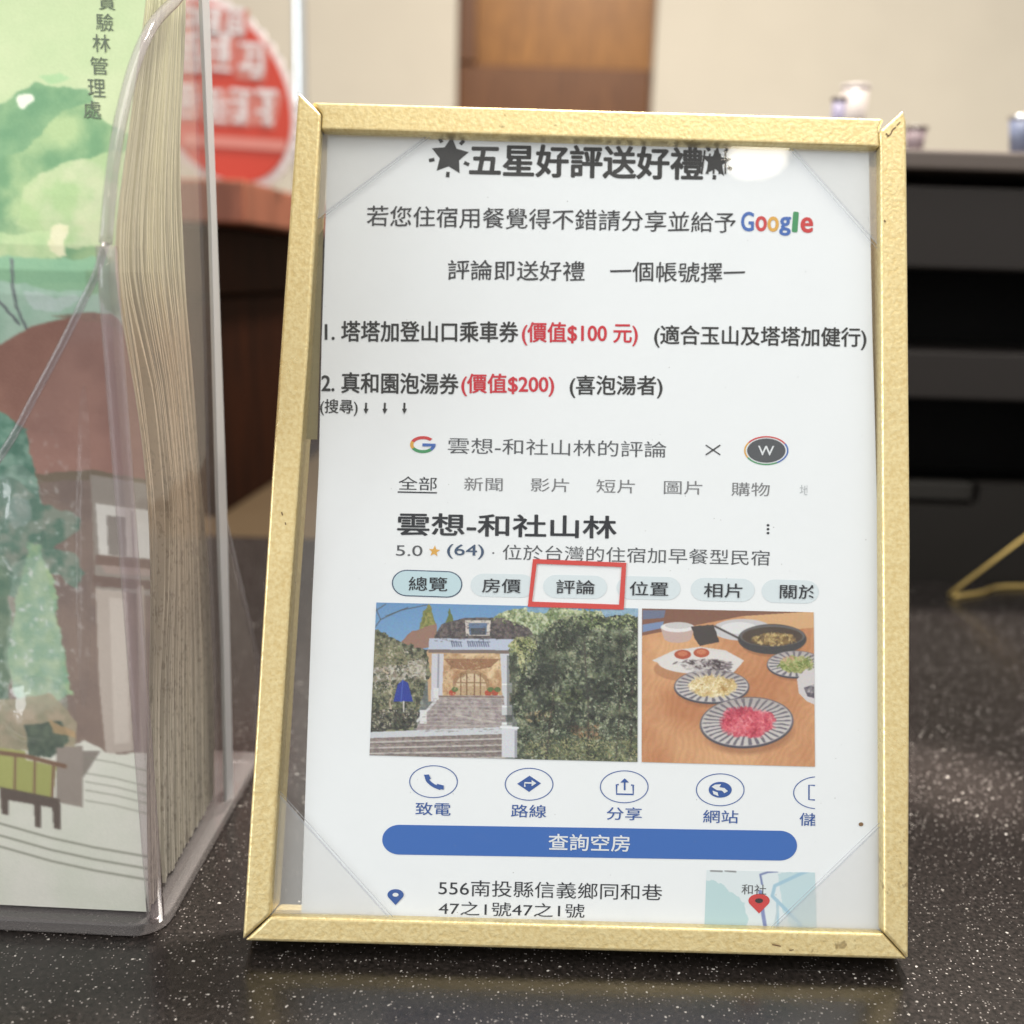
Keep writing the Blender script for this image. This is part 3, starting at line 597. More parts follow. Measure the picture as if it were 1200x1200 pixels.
# ------------------------------------------------ printed photo: hotel steps
def hotel():
    c = Canvas(430, 702, 752, 898, 2.0, (98, 146, 196), 3)
    c.warp(6, 10); c.mottle(c.poly_mask([(430, 775), (752, 775), (752, 898), (430, 898)]), (60, 62, 54), (120, 118, 100), 4); c.warp(0, 1)
    g = (c.Y-702)/60; c.a = c.a*(1-np.clip(g, 0, 1)[..., None]*0.25)+np.array([190, 212, 232])*np.clip(g, 0, 1)[..., None]*0.25
    for pts in ([(440, 716), (452, 708)], [(436, 740), (446, 726), (470, 715), (500, 709)], [(446, 726), (440, 712)], [(452, 722), (478, 712)]): c.line(pts, 1.0, (70, 66, 62), 0.8)
    c.warp(2.5, 5)
    c.poly([(489, 745), (496, 716), (503, 706), (509, 722), (513, 745)], (124, 128, 70)); c.poly([(520, 738), (527, 712), (535, 738)], (96, 112, 62)); c.mottle(c.poly_mask([(489, 745), (503, 706), (513, 745)]), (84, 92, 40), (170, 160, 92), 3, 0.7)
    c.mottle(c.poly_mask([(572, 728), (590, 716), (615, 712), (655, 712), (690, 716), (747, 712), (747, 760), (590, 760)]), (104, 116, 70), (206, 208, 168), 3.5, 0.9, 4)
    c.warp(1.0, 6)
    c.poly([(470, 752), (482, 740), (512, 731), (512, 756), (486, 762)], (150, 112, 96))
    c.mottle(c.poly_mask([(505, 752), (518, 731), (545, 724), (590, 724), (618, 735), (628, 748), (612, 762), (505, 756)]), (62, 56, 60), (112, 100, 96), 3)
    c.warp(0, 1)
    c.poly([(545, 727), (575, 727), (574, 745), (546, 745)], (214, 204, 196)); c.poly([(549, 730), (571, 730), (570, 744), (550, 744)], (96, 118, 150)); c.poly([(552, 736), (569, 736), (569, 744), (552, 744)], (70, 76, 88))
    c.poly([(500, 761), (606, 763), (600, 822), (502, 822)], (196, 160, 124)); c.mottle(c.poly_mask([(520, 766), (588, 766), (586, 815), (518, 815)]), (176, 132, 92), (226, 196, 156), 8)
    c.poly([(520, 772), (586, 772), (575, 782), (552, 786), (530, 783)], (152, 108, 76)); c.ell(552, 802, 22, 17, (150, 116, 84), 0.7); c.ell(552, 804, 18, 15, (214, 190, 156)); c.poly([(534, 804), (570, 804), (570, 816), (534, 816)], (190, 160, 124)); c.line([(534, 800), (570, 800)], 1.4, (140, 108, 78)); 
    for x in (540, 547, 556, 563): c.line([(x, 790), (x, 815)], 1.4, (124, 88, 60))
    for x in (530, 572, 580): c.ell(x, 812, 4, 4, (176, 70, 48)); c.ell(x+3, 808, 4, 3, (92, 110, 60))
    c.poly([(503, 748), (607, 749), (607, 763), (502, 762)], (188, 196, 216)); c.poly([(502, 761), (607, 762), (607, 766), (502, 765)], (120, 104, 98))
    for x0, x1 in ((529, 541), (548, 574)):
        for x in np.arange(x0, x1, 2.6): c.line([(x, 751.5+(int(x*3) % 3)), (x+1.4, 757.5)], 1.2, (70, 76, 104), 0.85)
        c.line([(x0, 752), (x1, 752.4)], 0.9, (70, 76, 104), 0.8)
    c.poly([(506, 766), (520, 766), (518, 822), (505, 822)], (206, 204, 214)); c.line([(514, 767), (513, 822)], 2, (150, 148, 160)); c.poly([(586, 766), (597, 766), (597, 830), (590, 830)], (206, 206, 214))
    c.warp(3, 4)
    left_ = c.poly_mask([(430, 742), (445, 738), (470, 752), (500, 762), (506, 790), (500, 800), (488, 842), (480, 866), (430, 866)]); c.mottle(left_, (52, 56, 44), (134, 134, 104), 4, sharp=4)
    c.mottle(c.poly_mask([(433, 776), (500, 772), (500, 796), (433, 798)]), (222, 214, 206), (140, 128, 112), 3, 0.8)
    c.line([(457, 830), (458, 795), (450, 784)], 2.2, (196, 178, 150), 0.9); c.mottle(c.poly_mask([(433, 752), (470, 760), (480, 778), (433, 782)]), (92, 96, 66), (150, 142, 108), 3, 0.8)
    c.warp(0, 1)
    c.poly([(472, 797), (478, 800), (484, 822), (461, 822), (466, 802)], (34, 54, 150)); c.line([(472, 797), (470, 822)], 1, (70, 96, 190)); c.line([(473, 822), (473, 834)], 1.4, (210, 210, 206)); c.line([(464, 831), (484, 831)], 1.2, (200, 204, 214), 0.8)
    c.warp(2, 4); c.mottle(c.poly_mask([(433, 832), (470, 830), (492, 834), (488, 852), (433, 858)]), (34, 34, 34), (84, 84, 72), 3); c.warp(0, 1)
    steps = c.poly_mask([(512, 815), (590, 815), (594, 858), (486, 858), (494, 840)]); c.mottle(steps, (140, 126, 128), (178, 166, 162), 4)
    for k in range(9): y = 818+k*4.6; c.line([(512-k*2.8, y), (591, y+0.6)], 0.9, (204, 198, 194), 0.55)
    c.line([(512, 816), (590, 817)], 1.2, (120, 96, 84)); c.line([(535, 838), (556, 843), (580, 846)], 2.2, (214, 206, 196), 0.6)
    for pts in ([(489, 845), (510, 822), (512, 812)],): c.line(pts, 3.0, (214, 212, 214))
    c.poly([(492, 832), (500, 832), (500, 848), (492, 848)], (222, 220, 222)); c.poly([(508, 806), (514, 806), (514, 820), (508, 820)], (222, 220, 222))
    c.poly([(430, 858), (588, 852), (592, 862), (430, 868)], (206, 208, 214)); c.mottle(c.poly_mask([(430, 865), (592, 860), (592, 892), (430, 892)]), (116, 104, 102), (150, 136, 130), 3)
    for k in range(4): y = 867+k*6.6; c.line([(430, y+3), (592, y-1.5+k*0.8)], 1.7, (214, 208, 204), 0.85); c.line([(430, y+5), (592, y+0.5+k*0.8)], 1.2, (96, 84, 84), 0.5)
    c.warp(4, 5)
    r = c.poly_mask([(596, 762), (604, 748), (636, 742), (650, 728), (672, 720), (752, 722), (752, 898), (604, 898), (606, 850), (598, 820)]); c.mottle(r, (44, 52, 40), (124, 132, 106), 3.2, sharp=3.2, o=5)
    c.mottle(r*np.clip((c.n(14)-0.52)*9, 0, 1), (28, 34, 27), (66, 72, 54), 2.5, 0.65); c.mottle(r*np.clip((c.n(9)-0.6)*9, 0, 1), (150, 156, 120), (196, 196, 166), 2, 0.7)
    c.mottle(c.poly_mask([(640, 812), (700, 806), (690, 822), (640, 824)]), (150, 158, 104), (84, 96, 60), 2.5, 0.7, 4)
    c.mottle(c.poly_mask([(615, 836), (648, 832), (646, 846), (618, 846)]), (206, 180, 132), (130, 110, 80), 3, 0.8)
    c.mottle(c.poly_mask([(650, 870), (752, 866), (752, 898), (640, 898)]), (134, 138, 92), (70, 80, 56), 2.5, 0.7, 4)
    c.mottle(c.poly_mask([(668, 850), (700, 848), (705, 866), (670, 864)]), (168, 124, 84), (100, 76, 56), 3, 0.8)
    c.warp(1.5, 3); c.mottle(c.poly_mask([(594, 757), (606, 746), (620, 747), (628, 758), (618, 760), (612, 790), (604, 762)]), (124, 132, 84), (196, 192, 140), 2.0, 1.0, 4)
    c.line([(741, 800), (738, 898)], 4, (52, 44, 38), 0.8); c.warp(0, 1)
    tree = [(600, 766), (606, 750), (628, 744), (645, 730), (672, 722), (700, 718), (752, 722), (752, 896), (606, 896), (607, 850), (600, 820)]
    c.dabs(tree, 5200, [(18, 22, 18), (28, 34, 26), (42, 50, 36), (60, 68, 50), (92, 98, 76), (150, 156, 130)], 2.3, 1.0, 0.75)
    c.dabs([(606, 800), (640, 780), (700, 790), (748, 770), (748, 850), (620, 850)], 260, [(18, 22, 18), (30, 36, 28)], 6, 2.4, 0.6)
    for x0_, x1_ in ((640, 652), (690, 684), (722, 728)): c.line([(x0_, 890), ((x0_+x1_)/2+2, 820), (x1_, 745)], 1.8, (58, 50, 42), 0.7)
    c.dabs(tree, 1000, [(20, 26, 20), (36, 44, 32), (66, 74, 54), (120, 126, 96), (196, 200, 174)], 1.9, 0.9, 0.75)
    c.dabs([(575, 726), (600, 712), (660, 710), (752, 712), (752, 735), (640, 742)], 700, [(84, 100, 60), (130, 144, 90), (176, 186, 132), (214, 216, 176)], 2.0, 1.0, 0.75)
    c.dabs([(620, 866), (752, 862), (752, 896), (608, 896)], 700, [(70, 74, 50), (112, 112, 74), (150, 146, 100), (186, 176, 132)], 2.2, 0.8, 0.7)
    c.dabs([(433, 748), (470, 752), (500, 768), (500, 800), (486, 850), (433, 856)], 1300, [(30, 34, 28), (56, 60, 46), (92, 92, 70), (136, 130, 104), (196, 188, 170)], 2.0, 0.9, 0.7)
    c.dabs([(596, 757), (606, 746), (622, 747), (632, 758), (614, 790), (602, 768)], 160, [(84, 92, 56), (140, 146, 92), (196, 194, 146)], 3.4, 0.8, 0.8)
    c.dabs([(505, 752), (518, 731), (545, 724), (590, 724), (618, 735), (628, 748), (612, 750)], 380, [(50, 46, 50), (80, 74, 74), (120, 108, 104)], 1.8, 0.8, 0.45, spread=0.4)
    c.dabs([(512, 815), (590, 815), (594, 858), (486, 858)], 420, [(108, 98, 100), (150, 138, 136), (196, 188, 184)], 3.2, 0.7, 0.4, spread=0.1)
    c.dabs([(430, 865), (592, 860), (592, 892), (430, 892)], 380, [(92, 82, 82), (140, 128, 124), (176, 164, 158)], 3.6, 0.6, 0.45, spread=0.12)
    c.dabs([(520, 768), (586, 768), (584, 814), (520, 814)], 260, [(110, 78, 54), (168, 128, 92), (222, 194, 156)], 1.8, 1.0, 0.35)
    c.warp(5, 9)
    for x_, y_, a_, b_, cl_, al_ in ((668, 742, 30, 16, (20, 26, 22), 0.45), (716, 770, 26, 30, (24, 30, 24), 0.4), (640, 790, 20, 26, (22, 28, 22), 0.45), (690, 812, 34, 12, (28, 32, 26), 0.5), (726, 742, 14, 8, (176, 186, 150), 0.4), (655, 768, 16, 7, (150, 158, 126), 0.35), (700, 792, 20, 6, (140, 148, 112), 0.35), (622, 822, 12, 8, (130, 138, 104), 0.35), (722, 836, 18, 6, (156, 158, 122), 0.35), (672, 852, 22, 7, (30, 30, 24), 0.5)): c.ell(x_, y_, a_, b_, cl_, al_, soft=0.6)
    c.poly([(612, 708), (648, 710), (640, 718), (620, 718)], (120, 164, 208), 0.8); c.poly([(700, 708), (752, 708), (752, 724), (728, 720), (712, 722)], (140, 176, 214), 0.8)
    c.warp(0, 1)
    for y in (800, 826, 846): c.poly([(588, y), (600, y), (600, y+12), (588, y+12)], (206, 206, 210)); c.line([(589, y+2), (599, y+2)], 1.5, (240, 240, 242))
    c.poly([(588, 852), (606, 853), (606, 888), (588, 887)], (214, 214, 222)); c.line([(587, 852), (607, 853)], 2.5, (236, 236, 240)); c.poly([(603, 856), (606, 856), (606, 888), (603, 888)], (160, 160, 170))
    c.poly([(472, 797), (478, 800), (484, 822), (461, 822), (466, 802)], (34, 54, 150)); c.line([(472, 797), (470, 822)], 1, (70, 96, 190)); c.line([(473, 822), (473, 834)], 1.4, (210, 210, 206))
    c.poly([(594, 768), (606, 770), (600, 850), (594, 850)], (40, 44, 38), 0.45)
    c.blur(1); c.a += (np.random.RandomState(5).rand(c.h, c.w, 3)-0.5)*30; c.a = c.a*0.94+12
    return c
def photo_grid(cv, quad, nx, ny, name, surf=S2, bright=1.0):
    u = np.linspace(0, 1, nx)[None, :, None]; v = np.linspace(0, 1, ny)[:, None, None]; q = [np.array(a, float) for a in quad]
    P = (q[0]*(1-u)+q[1]*u)*(1-v)+(q[3]*(1-u)+q[2]*u)*v; colr = cv.sample(P[..., 0], P[..., 1])
    c00, c10, c11, c01 = [surf(*a) for a in q]
    # bilinear on the plane is exact enough over this small patch, corners on the sheet
    d = RC@np.stack([P[..., 0]-600, 600-P[..., 1], -F+0*P[..., 0]], 0).reshape(3, -1); d = d.T; p = surf(*q[0]); s = ((p-CAM)@FN)/(d@FN); W3 = (CAM+d*s[:, None]).reshape(ny, nx, 3)
    return link(name, grid_mesh(W3, colr, bright), PRINT, pap)
PRINT = vcol_mat('photo_print', 0.6, 0.25)
photo_grid(hotel(), [(441, 706), (747.5, 713), (747, 893), (433, 885)], 520, 310, 'printed_photo')

def food():
    c = Canvas(748, 708, 960, 904, 2.0, (208, 146, 100), 11)
    t_ = np.clip((c.n(60)-0.5)*2+0.5, 0, 1)[..., None]; c.a = np.array([196, 128, 84])*(1-t_)+np.array([226, 170, 122])*t_
    c.warp(10, 50); gr = (0.5+0.5*np.sin((c.X*0.35+c.Y*0.12+c.wx)*2.0))[..., None]; c.warp(0, 1); c.a -= gr*8
    c.poly([(748, 708), (960, 708), (960, 722), (870, 722), (752, 745)], (128, 84, 66)); c.poly([(753, 715), (780, 715), (778, 724), (753, 726)], (104, 112, 140)); c.poly([(753, 732), (778, 728), (776, 736), (753, 741)], (120, 140, 180))
    c.poly([(870, 722), (960, 716), (960, 735), (900, 740)], (220, 170, 122))
    c.ell(870, 738, 36, 13, (206, 202, 206)); c.ell(866, 736, 22, 7, (230, 228, 230))
    def cyl(cx, cy, rx, ry, h, col, top): c.ell(cx, cy+h, rx*0.8, ry*0.9, col); c.poly([(cx-rx, cy), (cx+rx, cy), (cx+rx*0.8, cy+h), (cx-rx*0.8, cy+h)], col); c.ell(cx, cy, rx, ry, top)
    cyl(794, 735, 20, 6, 13, (200, 170, 162), (236, 232, 232)); c.ell(795, 733, 16, 4, (208, 204, 204))
    c.warp(0.8, 4); c.poly([(810, 734), (836, 732), (843, 752), (820, 757), (814, 748)], (64, 56, 54)); c.warp(0, 1)
    c.line([(838, 734), (866, 748)], 2.2, (70, 62, 60))
    c.ell(905, 756, 36, 14, (150, 96, 62), 0.6)
    c.ell(905, 749, 41, 18, (58, 56, 58)); c.ell(905, 745, 39, 13, (96, 92, 92)); c.ell(905, 746, 36, 11.5, (70, 56, 46)); c.warp(3, 4); m = np.clip((1-c.ell_d(906, 749, 27, 8))*6, 0, 1); c.mottle(m, (120, 92, 52), (206, 178, 120), 3, sharp=4); c.warp(0, 1)
    c.ell(815, 784, 50, 16, (160, 104, 70), 0.5); c.poly([(764, 774), (790, 762), (820, 758), (850, 762), (872, 774), (860, 788), (830, 794), (800, 788)], (222, 216, 214)); c.ell(820, 776, 50, 14, (228, 222, 220)); c.ell(800, 767, 10, 5.5, (176, 76, 50)); c.ell(822, 765, 9.5, 5.5, (184, 84, 56)); c.ell(800, 766, 6, 3, (204, 116, 80)); c.ell(822, 764, 6, 3, (208, 120, 84))
    c.warp(3, 4); c.mottle(np.clip((1-c.ell_d(830, 779, 28, 6))*6, 0, 1), (70, 56, 60), (206, 196, 196), 2.5, sharp=5); c.warp(0, 1)
    def ribbed(cx, cy, rx, ry, food_, fr_, n_, tilt=0.0):
        c.ell(cx+3, cy+ry*0.45, rx, ry*0.9, (148, 92, 60), 0.6, tilt, 0.2); c.ell(cx, cy+1.5, rx, ry, (62, 60, 72), 1, tilt); c.ell(cx, cy, rx*0.985, ry*0.96, (206, 198, 196), 1, tilt)
        X, Y = c.X-cx, c.Y-cy; co, si = math.cos(tilt), math.sin(tilt); U, V = (X*co+Y*si)/rx, (-X*si+Y*co)/ry; rr = np.hypot(U, V); an = np.arctan2(V, U)
        nz = c.n(7)-0.5; ribs = np.clip(np.sin(an*n_+nz*2.2)*1.5+0.1+nz*1.5, 0, 1)*np.clip((0.95-rr)*18, 0, 1)*np.clip((rr-0.45)*9, 0, 1); c.put(ribs, (84, 80, 94), 0.80); c.put(np.clip(-(V)*1.1, 0, 1)*(rr < 0.96), (128, 116, 116), 0.35); c.put(np.clip(1-np.abs(rr-0.96)/0.025, 0, 1), (88, 84, 96), 0.9)
        c.warp(4, 5); m = np.clip((1-c.ell_d(cx+1, cy+1, rx*fr_, ry*fr_, tilt))*7, 0, 1); c.mottle(m, food_[0], food_[1], 3, sharp=4); c.mottle(m*np.clip((c.n(5)-0.55)*8, 0, 1), food_[2], food_[1], 2, 0.7); c.warp(0, 1)
    ribbed(932, 778, 34, 16, ((110, 120, 56), (176, 180, 112), (196, 150, 110)), 0.62, 22)
    ribbed(834, 804, 45, 20, ((206, 176, 112), (238, 220, 176), (180, 140, 84)), 0.66, 26)
    c.poly([(934, 796), (944, 784), (960, 782), (960, 828), (946, 822), (936, 812)], (214, 206, 208)); c.mottle(c.poly_mask([(942, 806), (960, 800), (960, 820), (946, 816)]), (80, 72, 84), (180, 172, 176), 2.5)
    ribbed(875, 846, 56, 30, ((190, 48, 72), (228, 100, 112), (160, 34, 58)), 0.60, 34, -0.06)
    c.dabs([(845, 846), (850, 832), (875, 828), (905, 836), (906, 852), (890, 864), (862, 860)], 420, [(160, 36, 60), (196, 58, 82), (218, 92, 108), (236, 138, 148)], 4.0, 1.3, 0.55)
    c.dabs([(808, 806), (816, 794), (840, 790), (862, 798), (862, 810), (838, 816)], 380, [(170, 128, 72), (208, 176, 116), (234, 212, 164), (250, 238, 206)], 4.2, 0.8, 0.65)
    c.dabs([(912, 780), (920, 770), (950, 770), (954, 784), (930, 788)], 240, [(84, 100, 48), (126, 140, 70), (176, 182, 120), (206, 160, 130)], 3.6, 0.8, 0.65)
    c.dabs([(882, 748), (900, 741), (930, 744), (932, 752), (905, 757)], 200, [(84, 62, 38), (140, 108, 62), (200, 170, 112)], 3.0, 1.0, 0.6)
    c.dabs([(790, 776), (830, 772), (862, 776), (852, 788), (810, 788)], 160, [(60, 48, 54), (120, 108, 110), (206, 198, 198)], 4.5, 1.2, 0.6, spread=0.6)
    c.blur(2); c.a += (np.random.RandomState(6).rand(c.h, c.w, 3)-0.5)*24; c.a = c.a*0.92+14
    return c
photo_grid(food(), [(752.5, 713), (953.5, 717.5), (955, 898.5), (752, 893)], 400, 360, 'printed_photo')

# action icons
for i, (cx, cy) in enumerate(((508, 916), (620, 919), (731.5, 922), (844, 925.5))):
    n = 48; shape('icon_ring', ell_pts(cx, cy, 28.5, 19.2, n), INK['blue'], pap, S, ell_pts(cx, cy, 27.4, 18.2, n))
o = ell_pts(958, 929, 28.5, 19.2, 24, 96, 264); i_ = ell_pts(958, 929, 27.4, 18.2, 24, 96, 264)
link('icon_ring', mesh([S(*p) for p in o+i_], [(j, j+1, 24+j+1, 24+j) for j in range(23)]), INK['blue'], pap)
stroke('icon_line', [(955, 920.5), (948, 920), (948, 937), (955, 937.5)], 1.7, INK['blue'], pap, S)
# telephone handset
ph = smoothline([(499.5, 909.5), (501.5, 915), (508, 920.5), (516.5, 924)], 5); stroke('icon_handset', ph, 4.0, INK['blue'], pap, S)
shape('icon_handset', [(496.5, 908), (502.5, 907.5), (505, 912.5), (500.5, 915)], INK['blue'], pap, S2); shape('icon_handset', [(512, 918.5), (520, 920.5), (520, 925.5), (512, 924)], INK['blue'], pap, S2)
shape('icon_sign', [(620.5, 909), (634, 918), (620, 928), (606, 918.5)], INK['blue'], pap, S); stroke('icon_arrow', [(615, 922), (615, 917.3), (623.5, 917.6)], 1.8, INK['white'], pap, S2); shape('icon_arrow', [(623, 914), (628.5, 917.8), (623, 921.4)], INK['white'], pap, S3)
stroke('icon_line', [(725, 919.5), (722.5, 919.5), (722.5, 930.5), (742, 931), (742, 920), (739.5, 920)], 2.0, INK['blue'], pap, S); stroke('icon_line', [(732, 926), (732, 915)], 2.0, INK['blue'], pap, S); shape('icon_arrow', [(727, 917), (732, 912), (737, 917)], INK['blue'], pap, S2)
shape('icon_globe', ell_pts(844, 925.5, 13.5, 9.3, 36), INK['blue'], pap, S); shape('icon_land', [(834, 922), (838, 919.5), (845, 919), (843, 922.5), (849, 923.5), (853, 927), (849, 929.5), (846, 926.5), (840, 926)], INK['white'], pap, S2); shape('icon_land', [(835, 926.5), (841, 928.5), (842, 933), (836, 930.5)], INK['white'], pap, S2)
for s, a, y in (('致電', 487, 947.5), ('路線', 599, 950), ('分享', 711, 953), ('網站', 824, 956.5)): T(s, (a, y), (a+41, y+0.9), 15, 'blue', 0.004)
T('儲', (937, 960), (957, 960.5), 15, 'blue', 0.004, clip_x=955)
shape('blue_button', pill(468, 984, 914, 991, 17.5), INK['bar'], pap, S); T('查詢空房', (643, 986.5), (738, 988.5), 19, 'white', 0.010, surf=S2)
# address row
def pin(cx, cy, w, h, k, hole):
    P = [(cx+w*math.cos(math.radians(a)), cy+h*0.62*math.sin(math.radians(a))) for a in range(150, 391, 12)]+[(cx, cy+h*1.15)]
    c0 = (cx, cy); me = mesh([S2(*c0)]+[S2(*p) for p in P], [(0, i+1, (i+1) % len(P)+1) for i in range(len(P))]); link('map_pin', me, INK[k], pap); shape('pin_eye', ell_pts(cx, cy, w*0.38, h*0.22, 14), INK[hole], pap, S3)
pin(463.5, 1048.5, 9.5, 10.5, 'blue', 'white')
T('556南投縣信義鄉同和巷', (514, 1040), (776, 1046), 19, 'black', 0.0)
T('47之1號47之1號', (514, 1064), (685, 1067.5), 16.5, 'black', 0.0)
def mapimg():
    c = Canvas(824, 1016, 960, 1100, 2.0, (224, 232, 236), 21)
    c.warp(6, 12); c.poly([(824, 1030), (850, 1038), (872, 1060), (880, 1100), (824, 1100)], (190, 216, 220)); c.poly([(912, 1024), (960, 1018), (960, 1100), (930, 1100), (916, 1060)], (196, 218, 224)); c.warp(0, 1)
    for pts, w_, cl in (([(954, 1018), (938, 1024), (908, 1038), (905, 1050), (915, 1060), (935, 1080), (948, 1100)], 4, (160, 196, 216)), ([(911, 1055), (912, 1100)], 3, (168, 200, 218)), ([(912, 1062), (905, 1098)], 2, (190, 208, 216))): c.line(pts, w_, cl, 0.9)
    c.line([(891, 1045), (894, 1070), (899, 1100)], 4.5, (132, 142, 190)); c.line([(893, 1036), (891, 1025), (900, 1022), (911, 1021)], 2.4, (120, 132, 176))
    c.line([(833, 1020.5), (846, 1021)], 2, (110, 110, 110), 0.8); c.line([(850, 1020.5), (862, 1021.5)], 2, (110, 110, 110), 0.8)
    return c
photo_grid(mapimg(), [(828, 1019.5), (955, 1022.5), (957, 1090), (825.5, 1087)], 150, 84, 'printed_map', S)
T('和社', (869, 1042), (898, 1042.8), 12, 'grey', 0.0, surf=S2)
pin(889.5, 1055.5, 12.5, 13, 'gred', 'title')
shape('rust_spot', ell_pts(1009, 966, 2.8, 2.4, 12), ink('rust', (0.22, 0.12, 0.05, 1)), pap, S2)

# worn marks at the frame's corners
WEAR = plain('worn_brown_metal', (0.16, 0.09, 0.04, 1), 0.6)
for pts_, w_ in (([(1040, 160), (1044, 157), (1046, 152), (1050, 149)], 1.6), ([(1051, 147), (1055, 143)], 1.3), ([(1038, 156), (1041, 159)], 1.2), ([(905, 1107), (915, 1109)], 1.5), ([(925, 1114), (930, 1113)], 1.2), ([(330, 600), (331, 604)], 1.3), ([(334, 612), (335, 615)], 1.2), ([(1036, 258), (1038, 260)], 1.6)):
    stroke('worn_mark', pts_, w_, WEAR, fr, lambda x, y: on_frame(x, y, 0.00012))
rs = np.random.RandomState(3); V = []; Fc = []
for k in range(90):
    x, y = rs.uniform(330, 1030), rs.uniform(180, 1080); q = rs.uniform(0.35, 0.8); a = rs.uniform(0, 6.3); b0_ = len(V)
    V += [on_frame(x+q*math.cos(a+j*2.09)*(1.8 if j == 0 else 1), y+q*math.sin(a+j*2.09), -0.00175) for j in range(3)]; Fc.append((b0_, b0_+1, b0_+2))
tag(link('dust', mesh(V, Fc), ink('dust_grey', (0.32, 0.32, 0.31, 1)), fr), kind='stuff')

# ================================================================== LEAFLET HOLDER (left)
K = on_z(184, 1094); Eb = on_z(283, 908); A0 = on_z(-40, 1083)
fd = (A0-K); fd[2] = 0; fd /= np.linalg.norm(fd)          # along the front, to the left
sd = Eb-K; sd[2] = 0; DEP = np.linalg.norm(sd); sd /= DEP  # along the side wall, to the back
UP = np.array([0, 0, 1.0]); nF = np.cross(fd, UP); nS = np.cross(sd, UP)
if nF[1] > 0: nF = -nF
if nS@np.array([1, 0, 0.]) < 0: nS = -nS
onF = lambda x, y, o=0.0: on_plane(x, y, K+nF*o, nF)
onS = lambda x, y, o=0.0: on_plane(x, y, K+nS*o, nS)
HW = 0.118
h = empty('leaflet_holder', tuple(K+fd*HW/2+sd*DEP/2), 'clear plastic leaflet holder packed with leaflets, left of the gold frame', 'leaflet holder')
print('holder depth', DEP, 'angle', math.degrees(math.acos(fd@sd)))
backx = lambda y: onS(*( (236+(y)*0.0520), y))
# side wall profile
prof_px = [(203, 3), (180, 28), (160, 70), (146, 120), (136, 170), (129, 225), (124, 285)]
topP = onS(212, -6); 
curveS = smoothline([onS(*p) for p in [(212, -8)]+prof_px], 5)
zK = curveS[-1][2]
corner_top = curveS[-1]
nFv = nF; nF = np.cross(fd, corner_top-K); nF /= np.linalg.norm(nF)
if nF[1] > 0: nF = -nF
SLOPE = ((corner_top-K)@sd)/zK                 # the front leans a little towards the viewer
back_top = K+sd*DEP; back_top = np.array([back_top[0], back_top[1], curveS[0][2]+0.004])
BT = np.array([K[0], K[1], 0])+sd*DEP
# back edge matched to the photo: pixel column of the bright edge
bt = onS(236, -30); bb = onS(266, 640)
def fan(name, pts, material, parent, nrm=None, th=None):
    me = prism(pts, nrm*th) if th else mesh(pts, [tuple(range(len(pts)))]); return link(name, me, material, parent)
b0 = onS(268, 930); 
side_out = [K+UP*0.004, b0*[1, 1, 0]+UP*0.004, bb, bt]+curveS
fan('side_wall', side_out, M['acrylic'], h)
# front panel with its swooping cut-out
cf = [(124, 285), (113, 320), (100, 348), (72, 405), (40, 465), (10, 520), (-25, 565), (-70, 585)]
curveF = smoothline([corner_top]+[onF(*p) for p in cf[1:]], 5)
lowz = curveF[-1][2]
leftP = K+fd*HW
mid = [K+UP*0.004]+curveF
xs_mid = curveF[-1]
mirror = []
m0 = K+fd*(HW)
for p in reversed(curveF[:-1]):
    s_ = (p-K)@fd; mirror.append(K*[1, 1, 0]+sd*SLOPE*p[2]+fd*(HW-s_ if HW-s_ > (xs_mid-K)@fd else (xs_mid-K)@fd+0.001)+UP*p[2])
front_out = mid+[p for p in mirror if (p-K)@fd > (xs_mid-K)@fd]+[m0*[1, 1, 0]+UP*0.004]
fan('front_panel', front_out, M['acrylic'], h)
fan('side_wall', [p+fd*HW for p in side_out], M['acrylic'], h)
bkL = b0*[1, 1, 0]
fan('back_panel', [bkL+UP*0.004, bkL+UP*0.23, bkL+fd*HW+UP*0.23, bkL+fd*HW+UP*0.004], M['acrylic'], h)
link('rim_edge', tube(curveS, 0.0013, 10), M['rim'], h, True)
link('rim_edge', tube(curveF, 0.0008, 8), M['rim'], h, True)
# rounded front corner: translucent thick band
link('corner_band', prism([onS(184, 1090), onS(176, 1000, 0), corner_top, onF(118, 308), onF(150, 700), onF(168, 1000), onF(176, 1094)], nF*0.0004), M['rim'], h) if False else None
cb = []
for (x, y) in ((180.5, 1080), (175, 980), (165, 820), (157, 690), (148, 560), (140, 430), (131, 340), (124, 288)): cb.append(K*[1, 1, 0]+UP*onS(x, y)[2]+sd*SLOPE*onS(x, y)[2])
link('corner_bead', tube(cb, 0.0021, 12), clear('corner_plastic', (0.90, 0.87, 0.88), 0.15, 1.45, 0.06, (0.62, 0.55, 0.56, 1)), h, True)
